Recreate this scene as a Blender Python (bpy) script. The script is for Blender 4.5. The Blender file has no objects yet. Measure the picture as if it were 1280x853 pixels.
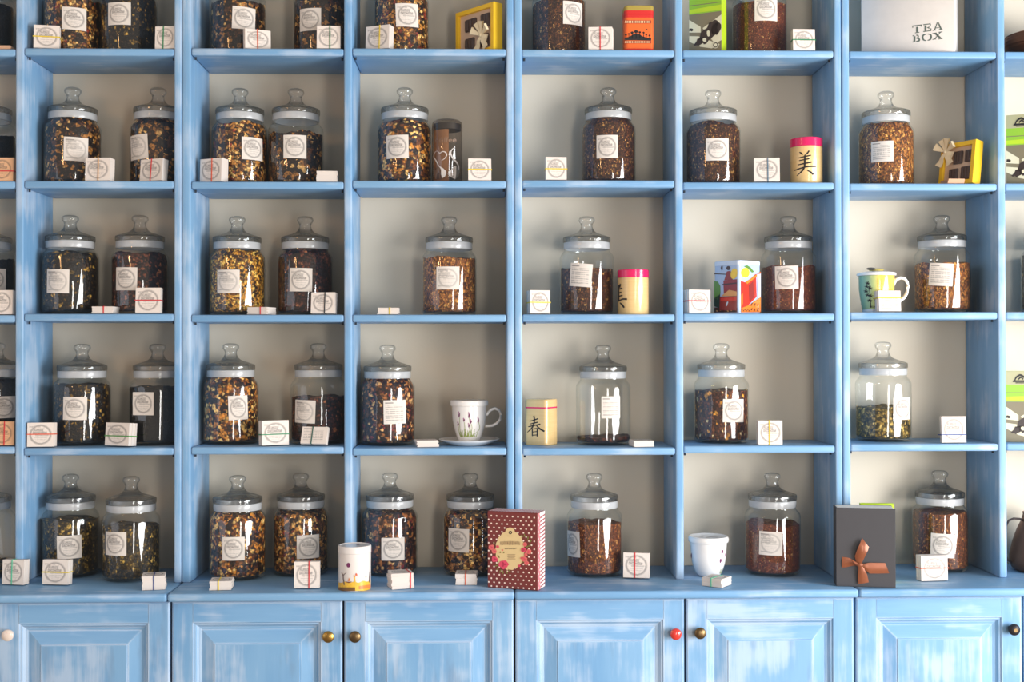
import bpy, bmesh, math, random
from mathutils import Vector, Matrix

random.seed(7)
PI = math.pi
col = bpy.context.scene.collection
ZE = 1.44                     # eye height above the floor
D = 0.205                     # depth of the shelves: front plane y=0, wall at y=D
ZC = ZE - 0.571               # countertop height

# ------------------------------------------------------------------ camera
YAW, PIT, ROL, FPX = -0.024424, 0.007982, -0.001622, 1488.97
CAM = Vector((-0.0780, -2.9531, ZE))
cy, sy, cp, sp = math.cos(YAW), math.sin(YAW), math.cos(PIT), math.sin(PIT)
fw = Vector((-sy * cp, cy * cp, sp)); r0 = Vector((cy, sy, 0)); u0 = r0.cross(fw)
cr, sr = math.cos(ROL), math.sin(ROL)
RT = cr * r0 + sr * u0; UP = -sr * r0 + cr * u0
cam = bpy.data.objects.new('camera', bpy.data.cameras.new('camera'))
col.objects.link(cam)
cam.matrix_world = Matrix((
    (RT.x, UP.x, -fw.x, CAM.x), (RT.y, UP.y, -fw.y, CAM.y), (RT.z, UP.z, -fw.z, CAM.z), (0, 0, 0, 1)))
cam.data.sensor_width = 36; cam.data.lens = FPX / 1280 * 36
cam.data.clip_start = 0.05
bpy.context.scene.camera = cam


def P(px, py, Y):
    """the point of the plane y=Y that the photo shows at (px, py)"""
    d = fw + RT * ((px - 640) / FPX) - UP * ((py - 426.5) / FPX)
    return CAM + d * ((Y - CAM.y) / d.y)


def PZ(px, py, z):
    d = fw + RT * ((px - 640) / FPX) - UP * ((py - 426.5) / FPX)
    return CAM + d * ((z - CAM.z) / d.z)


def mpp(Y, px=640):
    return (P(px, 430, Y) - P(px + 1, 430, Y)).length


# ------------------------------------------------------------------ node helpers
class NT:
    def __init__(s, name):
        s.mat = bpy.data.materials.new(name); s.mat.use_nodes = True
        s.nt = s.mat.node_tree; s.nt.nodes.clear()
        s.out = s.n('ShaderNodeOutputMaterial')

    def n(s, t, **kw):
        nd = s.nt.nodes.new(t)
        for k, v in kw.items(): setattr(nd, k, v)
        return nd

    def put(s, sock, v):
        if isinstance(v, bpy.types.NodeSocket): s.nt.links.new(v, sock)
        elif v is not None:
            if isinstance(v, (tuple, list)) and len(v) == 3 and sock.type == 'RGBA': v = (*v, 1)
            sock.default_value = v

    def m(s, op, a, b=None, c=None, clamp=False):
        nd = s.n('ShaderNodeMath', operation=op, use_clamp=clamp)
        for i, v in enumerate((a, b, c)): s.put(nd.inputs[i], v)
        return nd.outputs[0]

    def step(s, v, a, b):           # smoothstep a..b
        nd = s.n('ShaderNodeMapRange', interpolation_type='SMOOTHSTEP')
        s.put(nd.inputs[0], v); nd.inputs[1].default_value = a; nd.inputs[2].default_value = b
        return nd.outputs[0]

    def mix(s, f, a, b, blend='MIX'):
        nd = s.n('ShaderNodeMix', data_type='RGBA', blend_type=blend)
        s.put(nd.inputs[0], f); s.put(nd.inputs[6], a); s.put(nd.inputs[7], b)
        return nd.outputs[2]

    def noise(s, vec, scale, detail=3, rough=.55, col=False, dist=0):
        nd = s.n('ShaderNodeTexNoise')
        if vec is not None: s.put(nd.inputs['Vector'], vec)
        nd.inputs['Scale'].default_value = scale; nd.inputs['Detail'].default_value = detail
        nd.inputs['Roughness'].default_value = rough; nd.inputs['Distortion'].default_value = dist
        return nd.outputs[1 if col else 0]

    def vm(s, op, a, b):
        nd = s.n('ShaderNodeVectorMath', operation=op)
        s.put(nd.inputs[0], a); s.put(nd.inputs[1], b)
        return nd.outputs[0]

    def obj(s, rnd=True, k=13.0):
        tc = s.n('ShaderNodeTexCoord').outputs['Object']
        if not rnd: return tc
        r = s.n('ShaderNodeObjectInfo').outputs['Random']
        return s.vm('ADD', tc, s.vm('SCALE', (0, 0, 0), None)) if False else s.vm('ADD', tc, s.comb(s.m('MULTIPLY', r, k), s.m('MULTIPLY', r, k * 1.7), s.m('MULTIPLY', r, k * .6)))

    def comb(s, x, y, z):
        nd = s.n('ShaderNodeCombineXYZ')
        for i, v in enumerate((x, y, z)): s.put(nd.inputs[i], v)
        return nd.outputs[0]

    def sep(s, v):
        nd = s.n('ShaderNodeSeparateXYZ'); s.put(nd.inputs[0], v); return nd.outputs

    def ramp(s, f, stops, const=False):
        nd = s.n('ShaderNodeValToRGB'); cr_ = nd.color_ramp
        cr_.interpolation = 'CONSTANT' if const else 'LINEAR'
        while len(cr_.elements) < len(stops): cr_.elements.new(.5)
        for e, (p, c) in zip(cr_.elements, stops): e.position = p; e.color = (*c, 1)
        s.put(nd.inputs[0], f); return nd.outputs[0]

    def bump(s, h, strength=.3, dist=.002):
        nd = s.n('ShaderNodeBump'); s.put(nd.inputs['Height'], h)
        nd.inputs['Strength'].default_value = strength; nd.inputs['Distance'].default_value = dist
        return nd.outputs[0]

    def bsdf(s, color, rough=.5, metal=0, spec=.5, normal=None, coat=0, alpha=None, trans=None, ior=1.45, sss=0):
        nd = s.n('ShaderNodeBsdfPrincipled')
        s.put(nd.inputs['Base Color'], color); s.put(nd.inputs['Roughness'], rough)
        nd.inputs['Metallic'].default_value = metal; nd.inputs['Specular IOR Level'].default_value = spec
        nd.inputs['IOR'].default_value = ior
        if coat: nd.inputs['Coat Weight'].default_value = coat; nd.inputs['Coat Roughness'].default_value = .05
        if normal is not None: s.put(nd.inputs['Normal'], normal)
        if trans is not None: nd.inputs['Transmission Weight'].default_value = trans
        if alpha is not None: nd.inputs['Alpha'].default_value = alpha
        return nd.outputs[0]

    def end(s, sh):
        s.nt.links.new(sh, s.out.inputs[0]); return s.mat


def srgb(r, g, b):
    f = lambda c: (c / 255 / 12.92) if c <= 10 else ((c / 255 + .055) / 1.055) ** 2.4
    return (f(r), f(g), f(b))


_plain = {}
def plain(name, rgb, rough=.45, metal=0, spec=.5, var=.06, scale=40, coat=0):
    """a plain surface with a faint procedural mottling"""
    if name in _plain: return _plain[name]
    t = NT(name); c = srgb(*rgb)
    n = t.noise(t.obj(), scale, 3)
    cc = t.mix(n, tuple(x * (1 - var) for x in c), tuple(min(1, x * (1 + var)) for x in c))
    _plain[name] = t.end(t.bsdf(cc, rough, metal, spec, coat=coat))
    return _plain[name]


# ------------------------------------------------------------------ materials
def paint(name, axis):
    """blue distressed paint brushed along one axis"""
    t = NT(name); v = t.obj(True)
    a = [22.0, 22.0, 22.0]; a[axis] = 1.3
    st = t.vm('MULTIPLY', v, tuple(a))
    b = [7.0, 7.0, 7.0]; b[axis] = 1.6
    st2 = t.vm('MULTIPLY', v, tuple(b))
    streak = t.noise(st, 2.2, 5, .65)
    blot = t.noise(st2, 1.5, 3, .5)
    patch = t.noise(t.vm('MULTIPLY', v, (5, 5, 5)), 1.6, 3, .5)
    fine = t.noise(st, 9, 3, .6)
    base = t.mix(fine, srgb(104, 151, 194), srgb(120, 166, 205))
    base = t.mix(t.m('MULTIPLY', t.step(blot, .35, .62), .55), base, srgb(136, 178, 212))
    k = t.m('ADD', t.m('MULTIPLY', streak, .55), t.m('MULTIPLY', patch, .7))
    pale = t.m('MULTIPLY', t.step(k, *((.58, .78) if axis == 2 else (.63, .81))), .48)
    # wear along the edges
    bv = t.n('ShaderNodeBevel', samples=4); bv.inputs['Radius'].default_value = .006
    gm = t.n('ShaderNodeNewGeometry')
    dt = t.n('ShaderNodeVectorMath', operation='DOT_PRODUCT'); t.put(dt.inputs[0], bv.outputs[0]); t.put(dt.inputs[1], gm.outputs['Normal'])
    edge = t.m('MULTIPLY', t.step(dt.outputs['Value'], .995, .90), t.step(t.m('ADD', streak, t.m('MULTIPLY', patch, .4)), .45, .75))
    c = t.mix(t.m('MAXIMUM', pale, t.m('MULTIPLY', edge, .75)), base, srgb(206, 218, 232))
    worn = t.m('MULTIPLY', t.step(t.noise(st2, 2.6, 4, .6), .71, .80), .5)
    c = t.mix(worn, c, srgb(200, 184, 166))
    if axis == 2:
        stain = t.m('MULTIPLY', t.step(t.noise(st2, 1.9, 4, .6), .56, .74), .4)
        c = t.mix(stain, c, srgb(112, 124, 146))
    return t.end(t.bsdf(c, t.m('ADD', t.m('MULTIPLY', streak, .2), .34), spec=.4,
                        normal=t.bump(t.m('ADD', streak, t.m('MULTIPLY', fine, .4)), .10, .002)))


M_PX, M_PZ, M_PY = paint('blue_paint_across', 0), paint('blue_paint_upright', 2), paint('blue_paint_deep', 1)


def wall_mat():
    t = NT('beige_plaster'); v = t.obj(False)
    n = t.noise(v, 3, 5); g = t.noise(v, 160, 3)
    c = t.mix(n, srgb(208, 195, 174), srgb(219, 207, 188))
    return t.end(t.bsdf(c, .85, spec=.2, normal=t.bump(g, .12, .001)))


def glass_mat(name='jar_glass', tint=(.97, .985, .985), edge=(.62, .70, .72), boost=1.25):
    """thin-walled glass"""
    t = NT(name)
    lw = t.n('ShaderNodeLayerWeight'); lw.inputs[0].default_value = .5
    fr = t.m('ADD', .05, t.m('MULTIPLY', t.m('POWER', lw.outputs['Facing'], 5.0), .75))
    e = t.m('POWER', lw.outputs['Facing'], 5.0)
    tr = t.n('ShaderNodeBsdfTransparent'); t.put(tr.inputs[0], t.mix(e, tint, edge))
    gl = t.n('ShaderNodeBsdfGlossy'); gl.inputs['Roughness'].default_value = .03
    gl.inputs['Color'].default_value = (1, 1, 1, 1)
    w = t.noise(t.obj(), 26, 2)
    t.put(gl.inputs['Normal'], t.bump(w, .03, .01))
    mx = t.n('ShaderNodeMixShader')
    t.put(mx.inputs[0], t.m('MULTIPLY', fr, boost, clamp=True))
    t.nt.links.new(tr.outputs[0], mx.inputs[1]); t.nt.links.new(gl.outputs[0], mx.inputs[2])
    return t.end(mx.outputs[0])


def lid_glass_mat():
    """pressed glass: gentle refraction, straight-through light, and reflections that grow towards the rim"""
    t = NT('lid_glass')
    v = t.noise(t.obj(), 30, 2); nb = t.bump(v, .04, .01)
    g = t.n('ShaderNodeBsdfRefraction'); g.inputs['IOR'].default_value = 1.25; g.inputs['Roughness'].default_value = .0
    g.inputs['Color'].default_value = (.985, .99, .99, 1); t.put(g.inputs['Normal'], nb)
    tr = t.n('ShaderNodeBsdfTransparent')
    lw = t.n('ShaderNodeLayerWeight'); lw.inputs[0].default_value = .5
    t.put(tr.inputs[0], t.mix(t.m('POWER', lw.outputs['Facing'], 4.0), (.99, .995, .995), (.36, .42, .43)))
    mx = t.n('ShaderNodeMixShader'); mx.inputs[0].default_value = .6
    t.nt.links.new(g.outputs[0], mx.inputs[1]); t.nt.links.new(tr.outputs[0], mx.inputs[2])
    gl = t.n('ShaderNodeBsdfGlossy'); gl.inputs['Roughness'].default_value = .03; t.put(gl.inputs['Normal'], nb)
    fr = t.m('ADD', .06, t.m('MULTIPLY', t.m('POWER', lw.outputs['Facing'], 5.0), .7))
    m2 = t.n('ShaderNodeMixShader'); t.put(m2.inputs[0], fr)
    t.nt.links.new(mx.outputs[0], m2.inputs[1]); t.nt.links.new(gl.outputs[0], m2.inputs[2])
    return t.end(m2.outputs[0])


def gasket_mat():
    t = NT('white_seal_plastic')
    n = t.noise(t.obj(), 60, 2)
    a = t.bsdf(t.mix(n, srgb(208, 209, 210), srgb(226, 226, 226)), .22, spec=.6, coat=.5)
    tr = t.n('ShaderNodeBsdfTransparent'); tr.inputs[0].default_value = (.85, .88, .9, 1)
    mx = t.n('ShaderNodeMixShader'); mx.inputs[0].default_value = .42
    t.nt.links.new(a, mx.inputs[1]); t.nt.links.new(tr.outputs[0], mx.inputs[2])
    return t.end(mx.outputs[0])


def tea_mat(name, cols, scale=190, needle=1.0, gloss=.45):
    """loose leaf: cells of individually coloured flakes with dark gaps"""
    t = NT('tea_' + name); v = t.obj(True)
    wob = t.vm('MULTIPLY', t.vm('SUBTRACT', t.noise(v, scale * .9, 2, col=True), (.5, .5, .5)), (.006, .006, .006))
    v2 = t.vm('ADD', v, wob)
    def cells(sc, rotv):
        mp = t.n('ShaderNodeMapping'); t.put(mp.inputs['Vector'], v2)
        mp.inputs['Rotation'].default_value = rotv; mp.inputs['Scale'].default_value = (1, 1, 1 / needle)
        vo = t.n('ShaderNodeTexVoronoi'); vo.inputs['Scale'].default_value = sc
        t.nt.links.new(mp.outputs[0], vo.inputs['Vector'])
        return vo
    a = cells(scale, (.7, .3, .2)); b = cells(scale * .62, (-.5, .9, 1.3))
    tot = sum(w for w, _ in cols); acc = 0; stops = []
    for w, c in cols: stops.append((acc / tot, srgb(*c))); acc += w
    ra = t.n('ShaderNodeSeparateColor'); t.nt.links.new(a.outputs['Color'], ra.inputs[0])
    rb = t.n('ShaderNodeSeparateColor'); t.nt.links.new(b.outputs['Color'], rb.inputs[0])
    ca = t.ramp(ra.outputs[0], stops, True); cb = t.ramp(rb.outputs[0], stops, True)
    c = t.mix(t.step(rb.outputs[1], .45, .55), ca, cb)
    sh = t.step(a.outputs['Distance'], .28, .85)
    c = t.mix(t.m('MULTIPLY', sh, .85), c, tuple(x * .25 for x in srgb(*cols[0][1])))  # shade in the crevices between flakes, mixed into the colour
    br = t.m('ADD', t.m('MULTIPLY', ra.outputs[1], .9), 1.0)
    hs = t.n('ShaderNodeHueSaturation'); t.put(hs.inputs['Value'], br); t.put(hs.inputs['Color'], c)
    h = t.m('ADD', t.m('SUBTRACT', 1, a.outputs['Distance']), t.m('MULTIPLY', rb.outputs[2], .5))
    return t.end(t.bsdf(hs.outputs[0], gloss, spec=.22, normal=t.bump(h, .55, .003)))


TEA = {
    'gold': tea_mat('gold', [(32, (38, 22, 13)), (24, (98, 56, 26)), (25, (172, 112, 48)), (14, (220, 172, 100)), (5, (120, 40, 24))], 160),
    'yellow': tea_mat('yellow', [(24, (48, 28, 12)), (22, (110, 66, 24)), (34, (186, 126, 40)), (16, (226, 180, 88))], 220),
    'darkgold': tea_mat('darkgold', [(56, (28, 17, 12)), (20, (72, 40, 20)), (15, (154, 100, 44)), (8, (204, 158, 94))], 150),
    'dark': tea_mat('dark', [(70, (22, 17, 13)), (18, (48, 32, 20)), (8, (118, 86, 34)), (4, (180, 138, 62))], 190),
    'darkred': tea_mat('darkred', [(50, (32, 16, 12)), (32, (68, 33, 23)), (14, (108, 57, 38)), (4, (154, 94, 60))], 170),
    'black': tea_mat('black', [(80, (18, 15, 13)), (20, (38, 30, 24))], 240),
    'rooibos': tea_mat('rooibos', [(44, (78, 40, 22)), (30, (104, 54, 27)), (18, (142, 78, 38)), (7, (200, 138, 72))], 430, 1.5),
    'darkrooibos': tea_mat('darkrooibos', [(50, (54, 29, 18)), (28, (82, 44, 26)), (16, (124, 72, 38)), (6, (186, 136, 74))], 400, 1.4),
    'redrooibos': tea_mat('redrooibos', [(50, (90, 41, 25)), (34, (114, 54, 31)), (13, (150, 80, 45)), (3, (206, 154, 92))], 520, 1.3),
    'petal': tea_mat('petal', [(44, (60, 32, 22)), (36, (90, 47, 28)), (10, (114, 62, 34)), (6, (214, 142, 50)), (4, (214, 186, 134))], 210, 1.3),
    'orange': tea_mat('orange', [(28, (84, 44, 20)), (34, (130, 74, 32)), (26, (170, 106, 46)), (10, (210, 152, 76))], 300, 1.4),
    'purple': tea_mat('purple', [(46, (36, 23, 26)), (22, (70, 36, 25)), (18, (146, 88, 46)), (9, (204, 154, 98)), (6, (112, 38, 40))], 145),
    'mixed': tea_mat('mixed', [(34, (38, 22, 17)), (26, (102, 54, 24)), (23, (182, 114, 42)), (13, (224, 178, 104)), (5, (56, 40, 52))], 145),
    'olive': tea_mat('olive', [(30, (52, 44, 22)), (34, (102, 82, 34)), (24, (146, 112, 46)), (12, (192, 158, 84))], 220, 1.2),
    'green': tea_mat('green', [(50, (38, 30, 17)), (26, (68, 51, 24)), (15, (110, 85, 34)), (8, (176, 140, 66))], 200, 1.2),
}


def label_mat(name, kind, paper=(226, 216, 206)):
    """white paper with the shop's round stamp and lines of print"""
    t = NT(name); uv = t.n('ShaderNodeTexCoord').outputs['UV']
    x, y, _ = t.sep(uv)
    dx = t.m('SUBTRACT', x, .5); dy = t.m('SUBTRACT', y, .5)
    wob = t.m('MULTIPLY', t.m('SUBTRACT', t.noise(uv, 14, 3), .5), .04)
    r = t.m('ADD', t.m('SQRT', t.m('ADD', t.m('MULTIPLY', dx, dx), t.m('MULTIPLY', dy, dy))), wob)
    def band(v, c, w): return t.m('SUBTRACT', 1, t.step(t.m('ABSOLUTE', t.m('SUBTRACT', v, c)), w * .5, w))
    def box(x0, x1, y0, y1):
        a = t.m('MULTIPLY', t.m('GREATER_THAN', x, x0), t.m('LESS_THAN', x, x1))
        b = t.m('MULTIPLY', t.m('GREATER_THAN', y, y0), t.m('LESS_THAN', y, y1))
        return t.m('MULTIPLY', a, b)
    def scrib(sx, sy_, th):
        n = t.noise(t.vm('MULTIPLY', uv, (sx, sy_, 1)), 1, 2)
        return t.step(n, th, th + .06)
    ink = 0.0
    if kind in ('stamp', 'both'):
        k = 1.0 if kind == 'stamp' else .6
        ring = t.m('MULTIPLY', band(r, .378, .042), t.m('ADD', .25, t.m('MULTIPLY', t.noise(uv, 34, 2), .5)))
        ink = t.m('MULTIPLY', ring, k)
        ink = t.m('MAXIMUM', ink, t.m('MULTIPLY', band(r, .425, .014), .22 * k))
        disc = t.m('LESS_THAN', r, .34)
        for (a, b, c_, d_, sx, sy_, q) in ((.22, .60, .64, .76, 70, 16, .55), (.20, .74, .52, .63, 60, 20, .6), (.30, .80, .44, .50, 70, 30, .4), (.26, .76, .355, .385, 90, 8, .3),
                                           (.24, .70, .28, .31, 90, 8, .3), (.34, .66, .22, .24, 90, 8, .25)):
            ink = t.m('MAXIMUM', ink, t.m('MULTIPLY', t.m('MULTIPLY', box(a, b, c_, d_), scrib(sx, sy_, .42)), q * k))
        ink = t.m('MAXIMUM', ink, t.m('MULTIPLY', t.m('MULTIPLY', disc, t.step(t.noise(uv, 9, 3), .52, .64)), .16 * k))
        head0 = t.m('MULTIPLY', t.m('MULTIPLY', box(.08, .5, .80, .86), scrib(60, 8, .4)), .4)
        ink = t.m('MAXIMUM', ink, head0)
    if kind in ('text', 'both'):
        rows = t.m('GREATER_THAN', t.m('FRACT', t.m('MULTIPLY', y, 11.0)), .55)
        words = scrib(30, 3, .42)
        area = box(.08, .86, .14, .8) if kind == 'text' else box(.08, .5, .5, .88)
        ink = t.m('MAXIMUM', ink, t.m('MULTIPLY', t.m('MULTIPLY', rows, words), t.m('MULTIPLY', area, .45)))
        head = t.m('MULTIPLY', box(.07, .42, .86, .91), .6)
        foot = t.m('MULTIPLY', box(.08, .55, .13, .165), .45)
        ink = t.m('MAXIMUM', ink, t.m('MAXIMUM', head, foot))
    p = t.mix(t.noise(uv, 5, 3), srgb(*[c - 8 for c in paper]), srgb(*paper))
    return t.end(t.bsdf(t.mix(ink, p, srgb(70, 66, 66)), .6, spec=.25))


LAB = {k: label_mat('paper_label_' + k, k) for k in ('stamp', 'text', 'both')}
CARD = {k: label_mat('card_face_' + k, k, (234, 222, 212)) for k in ('stamp', 'text')}
CARD['peach'] = label_mat('card_face_kraft', 'stamp', (226, 178, 138))


def edge_mat(name, c):
    t = NT(name); uv = t.n('ShaderNodeTexCoord').outputs['UV']
    x = t.sep(uv)[0]
    n = t.noise(t.comb(t.m('MULTIPLY', x, 1.0), 0, 0), 1.6, 4, .7)
    return t.end(t.bsdf(t.mix(n, srgb(*[v * .80 for v in c]), srgb(*c)), .7, spec=.2))


M_EDGE = edge_mat('paper_edges', (240, 228, 218))
M_EDGEP = edge_mat('kraft_edges', (226, 180, 146))
M_WALL = wall_mat(); M_GLASS = glass_mat(); M_LID = lid_glass_mat(); M_GASK = gasket_mat()
BAND = {k: plain('rubber_' + k, v, .5) for k, v in dict(
    yellow=(226, 196, 40), green=(40, 128, 84), mint=(92, 190, 150), red=(204, 44, 52), orange=(222, 88, 54), tan=(206, 158, 110),
    blue=(40, 66, 130), grey=(92, 120, 140), black=(40, 46, 52), teal=(24, 84, 72), lime=(70, 140, 60)).items()}
M_WHITE = plain('white_china', (236, 232, 228), .16, var=.02, coat=.4)
M_WHITE_P = plain('white_card', (228, 222, 214), .5)
M_BLACK = plain('black_ink', (28, 26, 26), .5)
M_SHADOW = plain('dark_gap', (40, 46, 56), .8)


# ------------------------------------------------------------------ mesh builder
class MB:
    def __init__(s): s.v = []; s.f = []; s.m = []; s.uv = []; s.mats = []

    def mi(s, mat):
        if mat not in s.mats: s.mats.append(mat)
        return s.mats.index(mat)

    def face(s, pts, mat, uv=None):
        i = len(s.v); s.v += [Vector(p) for p in pts]
        s.f.append(tuple(range(i, i + len(pts)))); s.m.append(s.mi(mat)); s.uv.append(uv)

    def grid(s, rows, mat, uvf=None, closed=False):
        """rows of equal length"""
        i0 = len(s.v); n = len(rows[0])
        for r in rows: s.v += [Vector(p) for p in r]
        mm = s.mi(mat)
        for a in range(len(rows) - 1):
            for b in range(n if closed else n - 1):
                b2 = (b + 1) % n
                s.f.append((i0 + a * n + b, i0 + a * n + b2, i0 + (a + 1) * n + b2, i0 + (a + 1) * n + b)); s.m.append(mm)
                if uvf:
                    s.uv.append([uvf(a, b), uvf(a, b + 1), uvf(a + 1, b + 1), uvf(a + 1, b)])
                else: s.uv.append(None)

    def lathe(s, prof, mat, seg=40, at=(0, 0, 0), axis='z', mats=None):
        """prof: (r, z) list; mats: one material per span"""
        def pt(r, z, k):
            a = 2 * PI * k / seg; x, y = r * math.cos(a), r * math.sin(a)
            p = (x, y, z) if axis == 'z' else (x, -z, y)
            return Vector(p) + Vector(at)
        i0 = len(s.v); rings = []
        for r, z in prof:
            if r < 1e-6: rings.append([len(s.v)]); s.v.append(pt(0, z, 0))
            else:
                rings.append(list(range(len(s.v), len(s.v) + seg))); s.v += [pt(r, z, k) for k in range(seg)]
        for q in range(len(prof) - 1):
            A, B = rings[q], rings[q + 1]; mm = s.mi(mats[q] if mats else mat)
            for k in range(seg):
                k2 = (k + 1) % seg
                if len(A) == 1 and len(B) == 1: continue
                if len(A) == 1: f = (A[0], B[k2], B[k])
                elif len(B) == 1: f = (A[k], A[k2], B[0])
                else: f = (A[k], A[k2], B[k2], B[k])
                s.f.append(f); s.m.append(mm); s.uv.append(None)

    def box(s, lo, hi, mat, bev=0, seg=2, xf=None, mats=None):
        bm = bmesh.new(); bmesh.ops.create_cube(bm, size=1)
        lo, hi = Vector(lo), Vector(hi); sz = hi - lo; c = (lo + hi) / 2
        for v in bm.verts: v.co = Vector((v.co.x * sz.x, v.co.y * sz.y, v.co.z * sz.z)) + c
        if bev:
            bmesh.ops.bevel(bm, geom=list(bm.edges), offset=bev, segments=seg, affect='EDGES', profile=.5)
        s.bm(bm, mat, xf)

    def bm(s, bm, mat, xf=None):
        i0 = len(s.v); bm.verts.index_update()
        for v in bm.verts: s.v.append((xf @ v.co) if xf else v.co.copy())
        for f in bm.faces:
            s.f.append(tuple(i0 + v.index for v in f.verts)); s.m.append(s.mi(mat)); s.uv.append(None)
        bm.free()

    def prism(s, outline, z0, z1, mat, bev=0):
        """extruded outline (x, y) list between z0 and z1, in the given plane z"""
        bm = bmesh.new()
        a = [bm.verts.new((x, y, z0)) for x, y in outline]; b = [bm.verts.new((x, y, z1)) for x, y in outline]
        n = len(a); bm.faces.new(a[::-1]); bm.faces.new(b)
        for k in range(n): bm.faces.new((a[k], a[(k + 1) % n], b[(k + 1) % n], b[k]))
        if bev:
            ed = [e for e in bm.edges if abs(e.verts[0].co.z - e.verts[1].co.z) < 1e-9]
            bmesh.ops.bevel(bm, geom=ed, offset=bev, segments=2, affect='EDGES', profile=.5)
        s.bm(bm, mat)

    def tube(s, pts, rad, mat, seg=8, caps=True):
        pts = [Vector(p) for p in pts]; rows = []
        up = Vector((0, 0, 1))
        for k, p in enumerate(pts):
            t = (pts[min(k + 1, len(pts) - 1)] - pts[max(k - 1, 0)]).normalized()
            a = t.cross(up)
            if a.length < .1: a = t.cross(Vector((0, 1, 0)))
            a.normalize(); b = t.cross(a).normalized()
            rr = rad[k] if isinstance(rad, (list, tuple)) else rad
            rows.append([p + (a * math.cos(2 * PI * q / seg) + b * math.sin(2 * PI * q / seg)) * rr for q in range(seg)])
        s.grid(rows, mat, closed=True)
        if caps:
            s.face(rows[0][::-1], mat); s.face(rows[-1], mat)

    def build(s, name, parent=None, smooth=35, loc=None, label=None, fix=True):
        me = bpy.data.meshes.new(name)
        me.from_pydata([tuple(v) for v in s.v], [], s.f)
        for mt in s.mats: me.materials.append(mt)
        if any(u is not None for u in s.uv):
            ul = me.uv_layers.new(name='UVMap')
            for p, u in zip(me.polygons, s.uv):
                if u is not None:
                    for li, c in zip(p.loop_indices, u): ul.data[li].uv = c
        for p, mi in zip(me.polygons, s.m): p.material_index = mi; p.use_smooth = bool(smooth)
        if fix:
            bm = bmesh.new(); bm.from_mesh(me); bmesh.ops.recalc_face_normals(bm, faces=bm.faces); bm.to_mesh(me); bm.free()
        if smooth: me.set_sharp_from_angle(angle=math.radians(smooth))
        return link(name, me, parent, loc, label)


def link(name, me, parent=None, loc=None, label=None):
    o = bpy.data.objects.new(name, me); col.objects.link(o)
    if parent: o.parent = parent
    if loc is not None: o.location = loc
    if label: o['label'] = label
    return o


def thing(name, label, cat, loc=(0, 0, 0), rot=(0, 0, 0), group=None):
    o = bpy.data.objects.new(name, None); col.objects.link(o)
    o.empty_display_size = .05; o.location = loc; o.rotation_euler = rot
    o['label'] = label; o['category'] = cat
    if group: o['group'] = group
    return o


def rrect(w, d, r, seg=5, cx=0, cy=0):
    pts = []
    for sx, sy_, a0 in ((1, 1, 0), (-1, 1, 90), (-1, -1, 180), (1, -1, 270)):
        for k in range(seg + 1):
            a = math.radians(a0 + 90 * k / seg)
            pts.append((cx + sx * (w / 2 - r) + r * math.cos(a), cy + sy_ * (d / 2 - r) + r * math.sin(a)))
    return pts


def stroke(mb, pts, w, mat, surf):
    """a brush stroke: centre line pts (u, v), half widths w, on surface surf(u, v)"""
    # resample by Catmull-Rom
    if len(pts) > 2:
        res = []; n = len(pts)
        ws = w if isinstance(w, (list, tuple)) else [w] * n
        W = []
        for k in range(n - 1):
            p0, p1, p2, p3 = pts[max(k - 1, 0)], pts[k], pts[k + 1], pts[min(k + 2, n - 1)]
            for q in range(5):
                t = q / 5
                res.append(tuple(.5 * (2 * p1[i] + (p2[i] - p0[i]) * t + (2 * p0[i] - 5 * p1[i] + 4 * p2[i] - p3[i]) * t * t + (3 * p1[i] - p0[i] - 3 * p2[i] + p3[i]) * t ** 3) for i in (0, 1)))
                W.append(ws[k] * (1 - t) + ws[k + 1] * t)
        res.append(pts[-1]); W.append(ws[-1]); pts, w = res, W
    ws = w if isinstance(w, (list, tuple)) else [w] * len(pts)
    A, B = [], []
    for k, p in enumerate(pts):
        a, b = pts[max(k - 1, 0)], pts[min(k + 1, len(pts) - 1)]
        dx, dy = b[0] - a[0], b[1] - a[1]; l = math.hypot(dx, dy) or 1
        A.append(surf(p[0] - dy / l * ws[k], p[1] + dx / l * ws[k])); B.append(surf(p[0] + dy / l * ws[k], p[1] - dx / l * ws[k]))
    mb.grid([A, B], mat)


def blob(mb, cx, cy_, rx, ry, mat, surf, n=14, wob=0, rot=0):
    pts = []
    for k in range(n):
        a = 2 * PI * k / n; q = 1 + (random.uniform(-wob, wob) if wob else 0)
        x, y = rx * q * math.cos(a), ry * q * math.sin(a)
        pts.append(surf(cx + x * math.cos(rot) - y * math.sin(rot), cy_ + x * math.sin(rot) + y * math.cos(rot)))
    mb.face(pts, mat)


def poly(mb, pts, mat, surf): mb.face([surf(*p) for p in pts], mat)


def front(y=0.0, eps=.0004, ox=0, oz=0):
    return lambda u, v: (ox + u, y - eps, oz + v)


def cylsurf(r, phi0=0, z0=0, eps=.0004):
    """u is arc length from direction phi0 (0 faces -y, positive to the right), v is height"""
    return lambda u, v: ((r + eps) * math.sin(phi0 + u / r), -(r + eps) * math.cos(phi0 + u / r), z0 + v)


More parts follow.
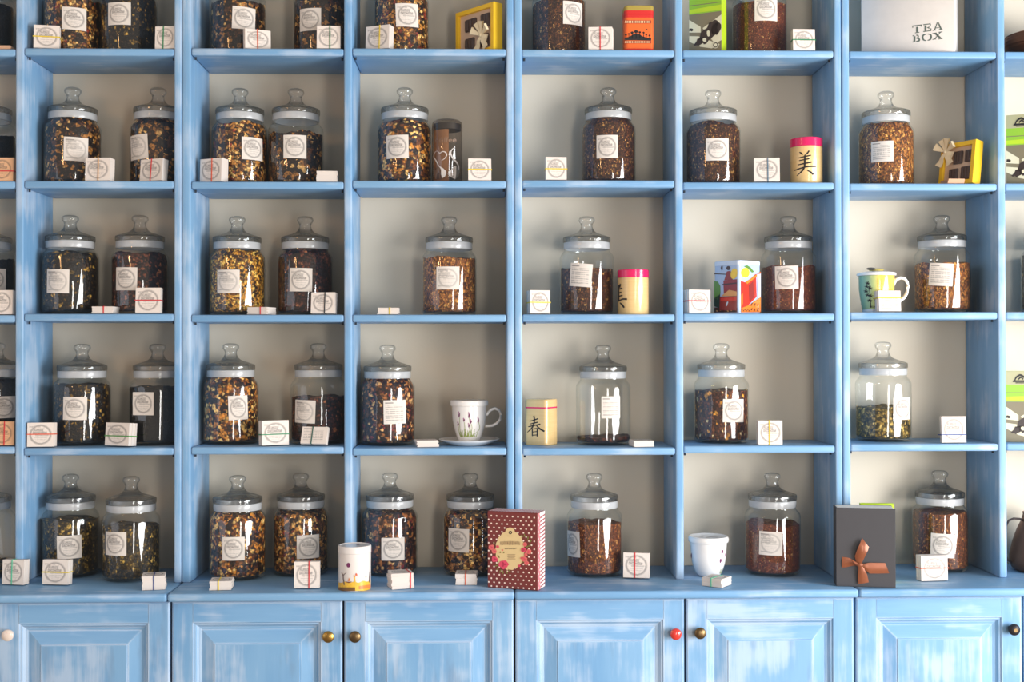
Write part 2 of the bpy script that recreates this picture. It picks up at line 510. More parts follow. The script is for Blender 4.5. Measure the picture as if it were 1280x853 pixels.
# ------------------------------------------------------------------ setting
mb = MB(); mb.box((-2.6, D, 0), (2.6, D + .1, 2.7), M_WALL)
o = mb.build('wall_back', smooth=0); o['kind'] = 'structure'
tf = NT('floor_boards'); v = tf.obj(False)
gr = tf.noise(tf.vm('MULTIPLY', v, (3, 30, 3)), 2, 4)
xs = tf.sep(v)[1]
gap = tf.m('GREATER_THAN', tf.m('FRACT', tf.m('MULTIPLY', xs, 8)), .97)
M_FLOOR = tf.end(tf.bsdf(tf.mix(gap, tf.mix(gr, srgb(150, 128, 104), srgb(178, 156, 130)), srgb(60, 48, 40)), .5))
mb = MB(); mb.box((-2.6, -4.2, -.05), (2.6, D, 0), M_FLOOR)
o = mb.build('floor', smooth=0); o['kind'] = 'structure'

# shelf heights (top surface) per bay, from the photograph; rows A (top) to D
ROWS = {'A': [.7450, .7476, .7494, .7508, .7500, .7502, .7495, .7496],
        'B': [.4185, .4196, .4187, .4220, .4238, .4194, .4174, .4180],
        'C': [.0890, .0920, .0894, .0893, .0899, .0915, .0944, .0944],
        'D': [-.2340, -.2380, -.2370, -.2410, -.2423, -.2384, -.2354, -.2350]}
DIV = [-1.216, -.411, .411, 1.223]
TOPZ = ZE + 1.075
TH = .0185


def board(mb, lo, hi, mat, bev=.004): mb.box(lo, hi, mat, bev, 3)


BAYX = {}
ULAB = ['distressed blue bookcase at the left edge, partly out of frame',
        'distressed blue bookcase left of the middle, above two brass-knobbed doors',
        'distressed blue bookcase right of the middle, above the red-knobbed door',
        'distressed blue bookcase at the right edge holding the white TEA BOX']
for u in range(4):
    x0 = -1.64 + .82 * u; x1 = x0 + .82
    root = thing('bookcase', ULAB[u], 'bookcase', (x0 + .41, 0, ZC), group='blue open bookcases along the wall')
    off = Vector((x0 + .41, 0, ZC))
    tl = .0222 if u == 1 else .0195
    def L(x, y, z): return Vector((x, y, z)) - off
    for a, b in ((x0 + .0009, x0 + tl), (x1 - .0185, x1 - .0009)):
        mb = MB(); board(mb, L(a, 0, ZC), L(b, D - .002, TOPZ), M_PZ); mb.build('side_panel', root)
    dv = DIV[u]; mb = MB(); board(mb, L(dv - .0098, 0, ZC), L(dv + .0098, D - .002, TOPZ), M_PZ); mb.build('divider', root)
    for side in (0, 1):
        bay = u * 2 + side
        a = (x0 + tl + .0006) if side == 0 else dv + .0104
        b = dv - .0104 if side == 0 else x1 - .0191
        BAYX[bay] = (a, b)
        for row in ('A', 'B', 'C', 'D', 'T'):
            zt = ZE + (ROWS[row][bay] if row != 'T' else 1.075)
            mb = MB(); board(mb, L(a, .0015, zt - TH), L(b, D - .002, zt), M_PX, .005)
            sh = mb.build('shelf', root)
            if row != 'T':
                mb = MB()
                for xx in (a + .006, b - .006):
                    mb.lathe([(0, -.006), (.0028, -.006), (.0028, .0), (0, .0)], M_SHADOW, 8, at=L(xx, .022, zt - TH - .0002))
                mb.build('shelf_peg', sh)

# base cabinets
XS = [-1.6485, -.8205, -.0030, .8170, 1.637]
XS = [-1.6405, -.8209, -.0035, .8176, 1.637]
CL = ['blue base cabinet at the left edge with a white flowered knob',
      'blue base cabinet left of middle with two facing brass knobs',
      'blue base cabinet right of middle with red and bronze knobs',
      'blue base cabinet at the right edge with a black knob']
YF = -.105
M_KW = plain('porcelain_knob', (232, 214, 200), .18, coat=.5)
M_BRASS = plain('brass', (176, 138, 72), .3, 1.0)
M_BRONZE = plain('antique_brass', (118, 96, 66), .38, 1.0)
M_RED = plain('red_enamel', (206, 52, 44), .18, coat=.6)
M_BLK = plain('black_iron', (44, 42, 46), .4, .6)
M_PINK = plain('pink_print', (196, 92, 100), .3)
KNOBP = {1: (9, 795, 'porcelain', M_KW), 2: (410, 797, 'brass', M_BRASS), 3: (443.5, 797, 'antique', M_BRONZE), 4: (845, 793.5, 'red', M_RED),
         5: (875.5, 792.5, 'antique', M_BRONZE), 6: (1268.5, 788, 'black', M_BLK)}
KNOBL = {1: 'white porcelain knob with pink flowers', 2: 'polished brass knob', 3: 'dark brass knob', 4: 'red enamel knob', 5: 'dark brass knob', 6: 'black iron knob'}


def door_mesh(w, h):
    """raised and fielded door, front face at y=-.02, lower left corner at the origin"""
    loops = [(0, 0), (0, .016), (.0015, .0185), (.004, .020), (.050, .020), (.0525, .0165), (.056, .0160), (.059, .0125), (.062, .0095), (.066, .0085),
             (.069, .0075), (.098, .0165), (.1005, .0165), (.1015, .0185), (.104, .0185)]
    mb = MB()
    R = []
    for ins, dep in loops: R.append([(ins, -dep, ins), (w - ins, -dep, ins), (w - ins, -dep, h - ins), (ins, -dep, h - ins)])
    for a, b in zip(R, R[1:]):
        if a is R[3]:
            (x0, y, z0), (x1, _, z1), (i0, _, j0), (i1, _, j1) = a[0], a[2], b[0], b[2]
            g = .0004
            mb.face([(x0, y, z0), (i0 - g, y, z0), (i0 - g, y, z1), (x0, y, z1)], M_PZ); mb.face([(i1 + g, y, z0), (x1, y, z0), (x1, y, z1), (i1 + g, y, z1)], M_PZ)
            mb.face([(i0 + g, y, z0), (i1 - g, y, z0), (i1 - g, y, j0), (i0 + g, y, j0)], M_PX); mb.face([(i0 + g, y, j1), (i1 - g, y, j1), (i1 - g, y, z1), (i0 + g, y, z1)], M_PX)
            for xx in (i0, i1):
                for q0, q1 in ((z0, j0), (j1, z1)): mb.face([(xx - g, y + .0006, q0), (xx + g, y + .0006, q0), (xx + g, y + .0006, q1), (xx - g, y + .0006, q1)], M_PZ)
                mb.face([(xx - g, y, j0), (xx + g, y, j0), (xx + g, y, j1), (xx - g, y, j1)], M_PZ)
            continue
        for k in range(4):
            mb.face([a[k], a[(k + 1) % 4], b[(k + 1) % 4], b[k]], M_PX if k % 2 == 0 else M_PZ)
    mb.face(R[-1], M_PZ)
    mb.face(R[0][::-1], M_PZ)
    return mb


for u in range(4):
    xa, xb = XS[u], XS[u + 1]
    root = thing('base_cabinet', CL[u], 'cabinet', ((xa + xb) / 2, 0, 0), group='blue panelled base cabinets')
    off = Vector(((xa + xb) / 2, 0, 0))
    def L(x, y, z): return Vector((x, y, z)) - off
    mb = MB(); mb.box(L(xa + .0006, YF - .028, ZC - .0200), L(xb - .0006, D - .002, ZC), M_PX, .0065, 3); mb.build('countertop', root)
    mb = MB(); mb.box(L(xa + .002, YF + .028, .07), L(xb - .002, D - .004, ZC - .0203), M_SHADOW); mb.box(L(xa + .002, YF + .06, 0.0), L(xb - .002, D - .004, .07), M_PX)
    mb.build('carcass', root, smooth=0)
    xm = (xa + xb) / 2
    for side in (0, 1):
        dn = u * 2 + side
        a, b = (xa + .0025, xm - .0025) if side == 0 else (xm + .0025, xb - .0025)
        za, zb = .08, ZC - .0255
        dm = door_mesh(b - a, zb - za)
        dr = dm.build('door', root, loc=L(a, YF + .027, za))
        if dn in KNOBP:
            kx, ky, kn, km = KNOBP[dn]
            p = P(kx, ky, YF - .012)
            mb = MB()
            R_ = .0142
            prof = [(0, -.002), (.008, -.002), (.0075, .003), (.0062, .007), (.0075, .010), (R_ * .93, .0125), (R_, .016), (R_ * .93, .0198), (R_ * .7, .0225), (R_ * .35, .0240), (0, .0244)]
            mb.lathe(prof, km, 28, axis='y')
            if kn == 'porcelain':
                for (x, z, r) in ((-.004, .003, .0026), (.002, -.003, .0024), (.005, .004, .0018), (.0005, .006, .0016)):
                    mb.face([(x + r * math.cos(q), -.0242 + .15 * 0 + (abs(x) + abs(z)) * .12, z + r * math.sin(q)) for q in [2 * PI * i / 8 for i in range(8)]], M_PINK)
            if kn == 'black':
                mb.lathe([(0, .0248), (.0045, .0248), (.005, .0243)], M_BRONZE, 18, axis='y')
            mb.build('knob', dr, loc=Vector((p.x, 0, p.z)) - Vector((a, 0, za)) + Vector((0, -.020, 0)), label=KNOBL[dn])

# ------------------------------------------------------------------ jars
R = .0705
BODY = [(0, .003), (R * .7, .003), (R * .78, 0), (R - .012, .0), (R - .0045, .0025), (R - .001, .008), (R, .015), (R, .146), (R - .0012, .152), (R - .0048, .158), (R - .0085, .162), (.0592, .166), (.0585, .169), (.0585, .171)]
GASK = [(.0545, .170), (.0592, .170), (.0600, .172), (.0600, .1855), (.0592, .1875), (.0545, .1875)]
LIDP = [(0, .2130), (.020, .2100), (.040, .2030), (.0530, .1985), (.0545, .1880), (.0605, .1878), (.0614, .1895), (.0614, .1985), (.0606, .2012), (.055, .2035), (.045, .2068), (.034, .2102), (.025, .2142),
        (.0195, .2190), (.0162, .2250), (.0148, .2310), (.0152, .2355), (.0178, .2392), (.0203, .2425), (.0210, .2460), (.0205, .2500), (.0180, .2532), (.0140, .2551), (.008, .2561), (0, .2563)]
mb = MB(); mb.lathe(BODY, M_GLASS, 56)
mb.lathe([(0, .0075), (R - .006, .0075), (R - .0035, .012)], M_GLASS, 56)
jb = mb.build('glass_jar_body'); ME_BODY = jb.data
mb = MB(); mb.lathe(GASK + [GASK[0]], M_GASK, 56); g = mb.build('g'); ME_GASK = g.data
mb = MB(); mb.lathe(LIDP, M_LID, 56); l = mb.build('l'); ME_LID = l.data
for q in (jb, g, l): bpy.data.objects.remove(q)
INNER = [(.0085, R - .0065), (.013, R - .0028), (.147, R - .0028), (.153, R - .005), (.160, R - .0095), (.168, .0560), (.170, .0560)]


def inner_r(z):
    for (z0, a), (z1, b) in zip(INNER, INNER[1:]):
        if z <= z1: return a + (b - a) * max(0, (z - z0) / (z1 - z0))
    return INNER[-1][1]


def tea_mesh(h, mat, seed, rough=.004, tilt=0.0):
    rnd = random.Random(seed); mb = MB(); seg = 44
    ph = rnd.uniform(0, 6.28); amp = .0012 if h < .02 else .004
    def top(x, y):
        return h + tilt * x / R * .5 + amp * math.sin(x * 60 + ph) * math.cos(y * 55 + ph * 2)
    rows = []
    rows.append([(0.0001 * math.cos(2 * PI * k / seg), .0001 * math.sin(2 * PI * k / seg), .0086) for k in range(seg)])
    low = h < .02; zs = [.0086 + (h - .0006 - .0086) * q / 8 for q in range(9)] if low else [.0086, .013] + [.013 + (h - .013) * q / 9 for q in range(1, 9)]
    for z in zs:
        rr = inner_r(z)
        rows.append([(rr * math.cos(2 * PI * k / seg), rr * math.sin(2 * PI * k / seg), z) for k in range(seg)])
    for fr in (1.0, .93, .82, .68, .52, .36, .2, .08, .001):
        row = []
        for k in range(seg):
            a = 2 * PI * k / seg
            zz = h; rr = inner_r(min(h, .169)) * fr
            x, y = rr * math.cos(a), rr * math.sin(a)
            z = top(x, y) + rnd.uniform(-rough, rough)
            z = min(max(z, .0090 if low else .0125), .182)
            rr2 = min(rr, inner_r(min(z, .1699)))
            row.append((rr2 * math.cos(a), rr2 * math.sin(a), z))
        rows.append(row)
    mb.grid(rows, mat, closed=True)
    return mb


def curved_label(w, h, phi, zc, tilt, mat, flat=False):
    mb = MB(); n = 10; m_ = 6; rr = R + .0007
    ct, st = math.cos(tilt), math.sin(tilt)
    rows = []
    for j in range(m_ + 1):
        row = []
        for i in range(n + 1):
            u = (i / n - .5) * w; v_ = (j / m_ - .5) * h
            uu, vv = u * ct - v_ * st, u * st + v_ * ct
            if flat:
                row.append((math.sin(phi) * (rr + .001) + math.cos(phi) * uu, -math.cos(phi) * (rr + .001) + math.sin(phi) * uu, zc + vv))
            else:
                a = phi + uu / rr
                row.append((rr * math.sin(a), -rr * math.cos(a), zc + vv))
        rows.append(row)
    mb.grid(rows, mat, uvf=lambda a, b: (b / n, a / m_))
    return mb


COLW = ['cut-off left-edge column', 'first full column', 'second column', 'third column', 'fourth column', 'fifth column', 'sixth column', 'cut-off right-edge column']
ROWW = {'A': 'top shelf', 'B': 'second shelf', 'C': 'third shelf', 'D': 'fourth shelf', 'E': 'countertop'}
# row, bay, side, centre px, tea look, tea kind, tea top px, label (x0, x1, y0, y1, variant, tilt deg), base front px (row E)
JARS = [
    ('A', 0, '', -19, 'black leaf tea', 'black', 9, None),
    ('A', 1, 'left', 91, 'golden brown tea', 'gold', 4, (78, 107, 10.7, 38.5, 'stamp', 0)),
    ('A', 1, 'right', 161.5, 'dark brown tea', 'dark', -10, (136.5, 164.6, 5, 33, 'stamp', 0)),
    ('A', 2, 'left', 298, 'brown flaked tea', 'darkgold', 8, (290, 318.5, 10, 38, 'stamp', -2)),
    ('A', 2, 'right', 401, 'dark brown flaked tea', 'darkgold', -8, (376, 401.5, 12, 40, 'stamp', 0)),
    ('A', 3, '', 502, 'gold and brown tea', 'gold', -4, (494, 523, 6, 35, 'stamp', 2)),
    ('A', 4, '', 698.5, 'dark reddish tea', 'darkrooibos', 6, (700, 729, 3, 32, 'stamp', 0)),
    ('A', 5, '', 949, 'fine red-brown tea', 'redrooibos', 10, (943, 971, -2, 28, 'stamp', 0)),
    ('B', 0, '', -17, 'black leaf tea', 'black', 172, None),
    ('B', 1, 'left', 91, 'dark gold-flecked tea', 'darkgold', 145, (80, 109, 172.5, 202, 'both', -1)),
    ('B', 1, 'right', 199.5, 'brown flaked tea', 'darkgold', 153, (167, 190, 169, 200, 'both', 3)),
    ('B', 2, 'left', 300, 'golden shredded tea', 'gold', 158, (300, 328, 172, 200, 'stamp', 0)),
    ('B', 2, 'right', 370, 'dark golden tea', 'darkgold', 170, (355, 382.5, 170, 199, 'stamp', 0)),
    ('B', 3, '', 506, 'golden chopped tea', 'mixed', 156, (483, 511.6, 170, 199, 'stamp', 1)),
    ('B', 4, '', 760.5, 'red-brown specked tea', 'darkrooibos', 150, (746, 772, 170, 199, 'stamp', 0)),
    ('B', 5, '', 891.5, 'brown leaf tea', 'darkrooibos', 157.5, (882, 910.5, 174, 202, 'stamp', 0)),
    ('B', 6, '', 1107.5, 'orange-brown tea', 'orange', 158, (1090, 1116.5, 177, 203, 'text', 0)),
    ('C', 0, '', -17, 'black leaf tea', 'black', 326, (-24, 5.5, 336, 363, 'stamp', 0)),
    ('C', 1, 'left', 87, 'dark green-gold tea', 'dark', 317, (60, 87, 337.5, 367, 'both', -1)),
    ('C', 1, 'right', 175, 'dark reddish tea', 'darkred', 318, (146, 174.5, 335, 363.5, 'stamp', -1)),
    ('C', 2, 'left', 296.5, 'yellow-gold tea', 'yellow', 314, (272.6, 300, 338, 367, 'both', 0)),
    ('C', 2, 'right', 381.5, 'dark brown tea', 'darkred', 313, (363, 390, 336, 365, 'stamp', -1)),
    ('C', 3, '', 561.5, 'orange-gold chopped tea', 'orange', 324, (545, 575, 334, 362.5, 'both', 0)),
    ('C', 4, '', 733.5, 'half-filled red-brown tea', 'darkrooibos', 337, (713, 740, 330, 359, 'text', -5)),
    ('C', 5, '', 985.5, 'fine red-brown tea', 'redrooibos', 335, (969, 998, 333, 362, 'stamp', 1)),
    ('C', 6, '', 1177.5, 'golden-brown tea', 'orange', 331, (1162, 1191, 329.5, 358, 'text', -4)),
    ('D', 0, '', -4, 'black leaf tea', 'black', 474, (-11, 17, 496, 523, 'stamp', 0)),
    ('D', 1, 'left', 102.7, 'dark tea with gold flecks', 'dark', 481, (81, 108.6, 496.5, 525, 'stamp', -1)),
    ('D', 1, 'right', 197, 'dark green-brown tea', 'black', 484, (156, 185, 490.6, 519, 'stamp', 0)),
    ('D', 2, 'left', 288.5, 'gold and purple tea', 'mixed', 472, (285.5, 308.5, 495, 525, 'stamp', 2)),
    ('D', 2, 'right', 398, 'part-filled dark brown tea', 'darkred', 496, (369, 396.7, 500.5, 529, 'both', -2)),
    ('D', 3, '', 484.5, 'dark purple-brown tea', 'purple', 472, (479, 507, 500.5, 530, 'text', 1)),
    ('D', 4, '', 754, 'nearly empty clear glass', 'darkred', 545.5, (751.7, 774.5, 495.7, 523, 'text', 0)),
    ('D', 5, '', 901.6, 'red-brown tea with petals', 'petal', 488, (900.5, 930, 499, 528, 'stamp', -1)),
    ('D', 6, '', 1104, 'half-empty olive-gold tea', 'olive', 509, (1115, 1136, 497, 525, 'stamp', 0)),
    ('E', 0, '', -18, 'empty-looking clear glass', 'green', 700, None, 725),
    ('E', 1, 'left', 85, 'dark green-gold tea', 'green', 649, (69.4, 98, 669.6, 698, 'stamp', 1), 721.5),
    ('E', 1, 'right', 164, 'olive-brown tea', 'green', 657, (133, 162, 665, 694, 'stamp', 0), 729),
    ('E', 2, 'left', 297, 'gold and plum tea', 'mixed', 640, (279, 305.5, 671, 700, 'stamp', 0), 727),
    ('E', 2, 'right', 376, 'brown and gold chopped tea', 'gold', 640, (370.5, 398.5, 669, 698, 'stamp', 0), 721),
    ('E', 3, 'left', 487.5, 'dark plum and tan tea', 'purple', 640, (477, 505, 672, 700, 'stamp', 0), 721.5),
    ('E', 3, 'right', 588, 'brown herbal tea', 'gold', 640, (561, 587, 661, 690, 'stamp', -1), 722),
    ('E', 4, '', 743, 'red-brown tea with sideways label', 'rooibos', 653, (710, 725.4, 666, 698, 'stamp', 2), 723),
    ('E', 5, '', 965.6, 'fine red-brown tea', 'redrooibos', 653.5, (949.5, 977.6, 664.5, 694, 'both', -1), 722),
    ('E', 6, '', 1175, 'coarse red-brown tea', 'rooibos', 639, (1164, 1192, 667, 697, 'stamp', -2), 716.5),
    ('C', 7, '', 1312, 'dark leaf tea', 'dark', 320, None),
]


def base_z(row, bay): return ZC if row == 'E' else ZE + ROWS[row][bay]


YJ = .122
for k, J in enumerate(JARS):
    row, bay, side, cx, look, kind, ty, lab = J[:8]
    zb = base_z(row, bay)
    if row == 'E':
        yf = PZ(cx, J[8], ZC).y; Y = min(max(yf + .060, -.02), D - R - .008)
    else: Y = YJ
    px_mid = 500
    p = P(cx, {'A': 20, 'B': 180, 'C': 340, 'D': 500, 'E': 670}[row], Y)
    lo_, hi_ = BAYX[bay]
    p.x = min(max(p.x, lo_ + R + .0012), hi_ - R - .0012)
    where = (f'{side} on ' if side else 'on ') + ROWW[row] + ', ' + COLW[bay]
    root = thing('tea_jar', f'glass jar of {look}, {where}', 'jar', (p.x, p.y, zb + .0004), (0, 0, 0), 'knob-lidded glass tea jars on the shelves')
    rz = random.uniform(0, 6)
    b = link('jar_body', ME_BODY, root); link('seal_ring', ME_GASK, root)
    ld = link('jar_lid', ME_LID, root); ld.rotation_euler = (0, 0, rz)
    h = min(P(cx, ty, Y).z - zb - .0004, .171)
    h = max(h, .0125)
    if row == 'E' and bay == 0: h = .03
    tm = tea_mesh(h, TEA[kind], k, .0035 if kind in ('gold', 'mixed', 'purple', 'darkgold', 'olive') else .0018,
                  tilt=(.007 if (row, bay) in (('D', 4), ('A', 4)) else 0))
    tm.build('loose_tea', root, smooth=60)
    if lab:
        x0, x1, y0, y1, var, tl = lab
        phc = math.atan2(CAM.x - p.x, p.y - CAM.y)
        Rp = R / mpp(Y)
        s = ((x0 + x1) / 2 - cx) / Rp
        flat = abs(s) > .62 and x0 < cx - Rp
        phi = phc + math.asin(max(-.93, min(.93, s)))
        zc = P((x0 + x1) / 2, (y0 + y1) / 2, Y - R * .8).z - zb
        hh = (y1 - y0) * mpp(Y - R * .8)
        s0, s1 = (x0 - cx) / Rp, (x1 - cx) / Rp
        if abs(s0) < .985 and abs(s1) < .985: w = (math.asin(s1) - math.asin(s0)) * R; phi = phc + (math.asin(s1) + math.asin(s0)) / 2
        else: w = .056
        w = min(w, .060)
        if flat: phi = phc - .5; w = .057
        lm = curved_label(w, hh, phi, zc, math.radians(tl), LAB[var], flat)
        lm.build('paper_label', root, smooth=60, fix=False)

# ------------------------------------------------------------------ bundles of shop cards
def bundle(root, w, h, t, face, band, bpos, bdir, seed, flat=False, fan=0.0, peach=False, chunky=5):
    """w across, h tall, t thick; centred in x, front at y=0, standing on z=0 (flat: lying, face up, w x h footprint, t high)"""
    rnd = random.Random(seed); mb = MB(); n = chunky
    eg = M_EDGEP if peach else M_EDGE
    for i in range(n):
        a, b = t * i / n, t * (i + 1) / n + .0001
        dx, dz = rnd.uniform(-1, 1) * .0009 + fan * (i / n) * .010, 0
        an = rnd.uniform(-1, 1) * .014 if not flat else rnd.uniform(-1, 1) * .05
        ww, hh = w - rnd.uniform(0, .0012), h - rnd.uniform(0, .0008)
        def T(x, d, z):
            if flat:
                X, Y_ = x * math.cos(an) - z * math.sin(an), x * math.sin(an) + z * math.cos(an)
                return (X + dx, Y_ + h / 2, d)
            zz = z + h / 2
            return (x + dx, d, max(0, zz - 0))
        if flat: a, b = t - b, t - a          # the printed face is on top
        c = [(-ww / 2, -hh / 2), (ww / 2, -hh / 2), (ww / 2, hh / 2), (-ww / 2, hh / 2)]
        fa, fb = (b, a) if flat else (a, b)
        mb.face([T(x, fa, z) for x, z in c], face, [(0, 0), (1, 0), (1, 1), (0, 1)])
        mb.face([T(x, fb, z) for x, z in c][::-1], eg, [(0, 0)] * 4)
        for q in range(4):
            p0, p1 = c[q], c[(q + 1) % 4]
            mb.face([T(p0[0], fa, p0[1]), T(p0[0], fb, p0[1]), T(p1[0], fb, p1[1]), T(p1[0], fa, p1[1])], eg,
                    [(fa * 1000, 0), (fb * 1000, 0), (fb * 1000, 1), (fa * 1000, 1)])
    mb.build('card_stack', root, smooth=0)
    if band:
        bw = .0012; e = .0012; mb = MB()
        # loop around the stack
        def ring(pts, axis, c):
            inn, out = pts
            for k in range(4):
                k2 = (k + 1) % 4
                def A(p, s):
                    q = [0, 0, 0]; oth = [i for i in range(3) if i != axis]
                    q[axis] = c + s * bw; q[oth[0]], q[oth[1]] = p; return q
                mb.face([A(out[k], -1), A(out[k2], -1), A(out[k2], 1), A(out[k], 1)], BAND[band])
                mb.face([A(inn[k], -1), A(inn[k2], -1), A(inn[k2], 1), A(inn[k], 1)], BAND[band])
                for s in (-1, 1): mb.face([A(inn[k], s), A(inn[k2], s), A(out[k2], s), A(out[k], s)], BAND[band])
        def rect(a0, a1, b0, b1, e_): return [(a0 - e_, b0 - e_), (a1 + e_, b0 - e_), (a1 + e_, b1 + e_), (a0 - e_, b1 + e_)]
        if flat:
            if bdir == 'v': args = ((0, h, 0.0012, t - .0002), 0, bpos * w)        # runs over top along y: seen as vertical line on the front edge
            else: args = ((-w / 2, w / 2, 0.0012, t - .0002), 1, h / 2)
        elif bdir == 'v': args = ((0, t, .0012, h - .0002), 0, bpos * w)
        else: args = ((-w / 2, w / 2, 0, t), 2, h * (.5 + bpos))
        r_ = args[0]
        ring((rect(*r_, .0002), rect(*r_, e)), args[1], args[2])
        mb.build('rubber_band', root, smooth=0)


BW = dict(yellow='yellow', green='green', mint='mint green', red='red', orange='orange', tan='tan', blue='blue', grey='grey-blue', black='black', teal='dark green', lime='green')
# row, bay, side words, x0, x1, y0, y1, pose ('up', 'flat'), yaw deg (positive shows the right side), band, dir, pos, face, lean deg, thick
CARDS = [
    ('A', 0, '', -18, 18.5, 56, 61, 'flat', 0, None, 'v', 0, 'peach', 0, .009),
    ('A', 1, 'left', 40, 72, 31.5, 60, 'up', -10, 'yellow', 'h', 0, 'stamp', 4, .02),
    ('A', 1, 'right', 193, 220, 33, 60, 'up', 8, 'green', 'v', -.1, 'stamp', 3, .02),
    ('A', 2, 'left', 303, 336, 36, 60, 'up', -22, 'orange', 'v', .0, 'stamp', 3, .016),
    ('A', 2, 'right', 395.5, 425, 33, 60, 'up', 0, 'green', 'v', .07, 'stamp', 3, .02),
    ('A', 3, '', 455, 491, 31, 60, 'up', 24, 'yellow', 'v', .1, 'stamp', 3, .025),
    ('A', 4, '', 735.5, 766, 34, 60.5, 'up', 4, 'red', 'v', .0, 'stamp', 3, .022),
    ('A', 5, '', 991, 1020, 37, 62.5, 'up', -2, 'green', 'h', 0, 'stamp', 3, .02),
    ('B', 0, '', -13, 16.5, 198, 225, 'up', 0, 'red', 'h', -.08, 'peach', 3, .02),
    ('B', 1, 'centre', 105, 139, 198, 225, 'up', 8, 'tan', 'v', .02, 'stamp', 3, .024),
    ('B', 1, 'right', 170, 206, 199, 225, 'up', 24, 'red', 'v', .0, 'stamp', 6, .022),
    ('B', 2, 'left', 246, 282, 198, 226, 'up', 26, 'orange', 'v', .06, 'stamp', 2, .026),
    ('B', 2, 'right', 393, 424, 211, 226, 'flat', 3, None, 'v', 0, 'stamp', 0, .027),
    ('B', 3, '', 585, 614.5, 199, 225.6, 'up', -4, 'yellow', 'h', 0, 'stamp', 3, .018),
    ('B', 4, '', 681.5, 709, 197, 225, 'up', -4, 'yellow', 'h', -.02, 'stamp', 2, .02),
    ('B', 5, '', 943.5, 976.5, 198.5, 227, 'up', 10, 'grey', 'v', .05, 'stamp', 8, .02),
    ('B', 6, '', 1185, 1206, 222, 229, 'flat', 0, None, 'v', 0, 'peach', 0, .0115),
    ('C', 0, '', -14, 16, 364, 392.5, 'up', 3, None, 'v', 0, 'stamp', 3, .02),
    ('C', 1, 'centre', 112, 144, 382, 392, 'flat', 0, 'red', 'v', .05, 'stamp', 0, .017),
    ('C', 1, 'right', 168, 200.5, 361, 392, 'up', 4, 'red', 'h', 0, 'stamp', 4, .02),
    ('C', 2, 'centre', 300.5, 341.5, 382.5, 393.4, 'flat', -14, 'red', 'v', .15, 'stamp', 0, .018),
    ('C', 2, 'right', 388, 420, 367, 393, 'up', 10, 'black', 'v', .07, 'stamp', 6, .02),
    ('C', 3, '', 470, 500, 384, 393.5, 'flat', 0, 'yellow', 'v', .08, 'stamp', 0, .016),
    ('C', 4, '', 659, 688.7, 364, 393, 'up', -18, 'yellow', 'h', -.02, 'stamp', 2, .028),
    ('C', 5, '', 856, 890, 363, 392, 'up', -20, 'red', 'h', .02, 'stamp', 1, .03),
    ('C', 6, '', 1097, 1128, 364.6, 390.5, 'up', -8, 'yellow', 'h', .15, 'text', 4, .02),
    ('D', 0, '', -13, 17, 527, 557.5, 'up', 3, 'red', 'v', .1, 'peach', 3, .02),
    ('D', 1, 'left', 33, 66, 528.6, 559.5, 'up', -6, 'orange', 'h', .02, 'stamp', 3, .024),
    ('D', 1, 'centre', 126.5, 165.5, 529.7, 559.5, 'up', 22, 'lime', 'h', -.08, 'stamp', 5, .03),
    ('D', 2, 'centre', 321, 358.5, 526, 556.5, 'up', -26, 'green', 'h', -.06, 'stamp', 2, .03),
    ('D', 2, 'right', 374, 409, 536, 559, 'up', 14, 'teal', 'v', -.08, 'text', 20, .014),
    ('D', 3, '', 517, 551, 544, 558, 'flat', 10, None, 'v', 0, 'stamp', 0, .016),
    ('D', 4, '', 789, 821, 545, 558, 'flat', 6, None, 'v', .1, 'stamp', 0, .015),
    ('D', 5, '', 948, 979, 525.5, 554.6, 'up', 2, 'yellow', 'v', -.04, 'stamp', 2, .02),
    ('D', 6, '', 1176.5, 1209, 516, 553.5, 'up', -3, 'blue', 'h', -.2, 'stamp', 3, .018),
    ('E', 0, '', 0, 31.5, 701, 733.5, 'up', 12, 'mint', 'v', -.05, 'stamp', 3, .024),
    ('E', 1, 'left', 51, 85.5, 701, 733.5, 'up', 8, 'yellow', 'h', .0, 'stamp', 4, .022),
    ('E', 1, 'right', 173, 209.5, 716.5, 739.5, 'flat', 12, 'blue', 'v', .0, 'stamp', 0, .033),
    ('E', 2, 'left', 256.5, 294.5, 723.5, 739.5, 'flat', 6, 'yellow', 'v', -.1, 'stamp', 0, .021),
    ('E', 2, 'right', 368, 398.8, 702.5, 737.5, 'up', 0, 'red', 'v', .09, 'stamp', 3, .02),
    ('E', 3, 'left', 483.5, 522.5, 714, 738.5, 'flat', 16, 'red', 'v', .36, 'stamp', 0, .037),
    ('E', 3, 'right', 567.5, 598, 715, 732.6, 'flat', 0, 'orange', 'v', -.03, 'stamp', 0, .026),
    ('E', 4, '', 779.5, 814, 693, 725.6, 'up', 12, 'red', 'v', -.05, 'stamp', 6, .022),
    ('E', 5, '', 889, 931, 720.5, 736.5, 'flat', 50, 'mint', 'h', -.1, 'stamp', 0, .020),
    ('E', 6, '', 1150, 1187, 695, 728.3, 'up', -6, 'orange', 'h', .0, 'stamp', 2, .026),
]
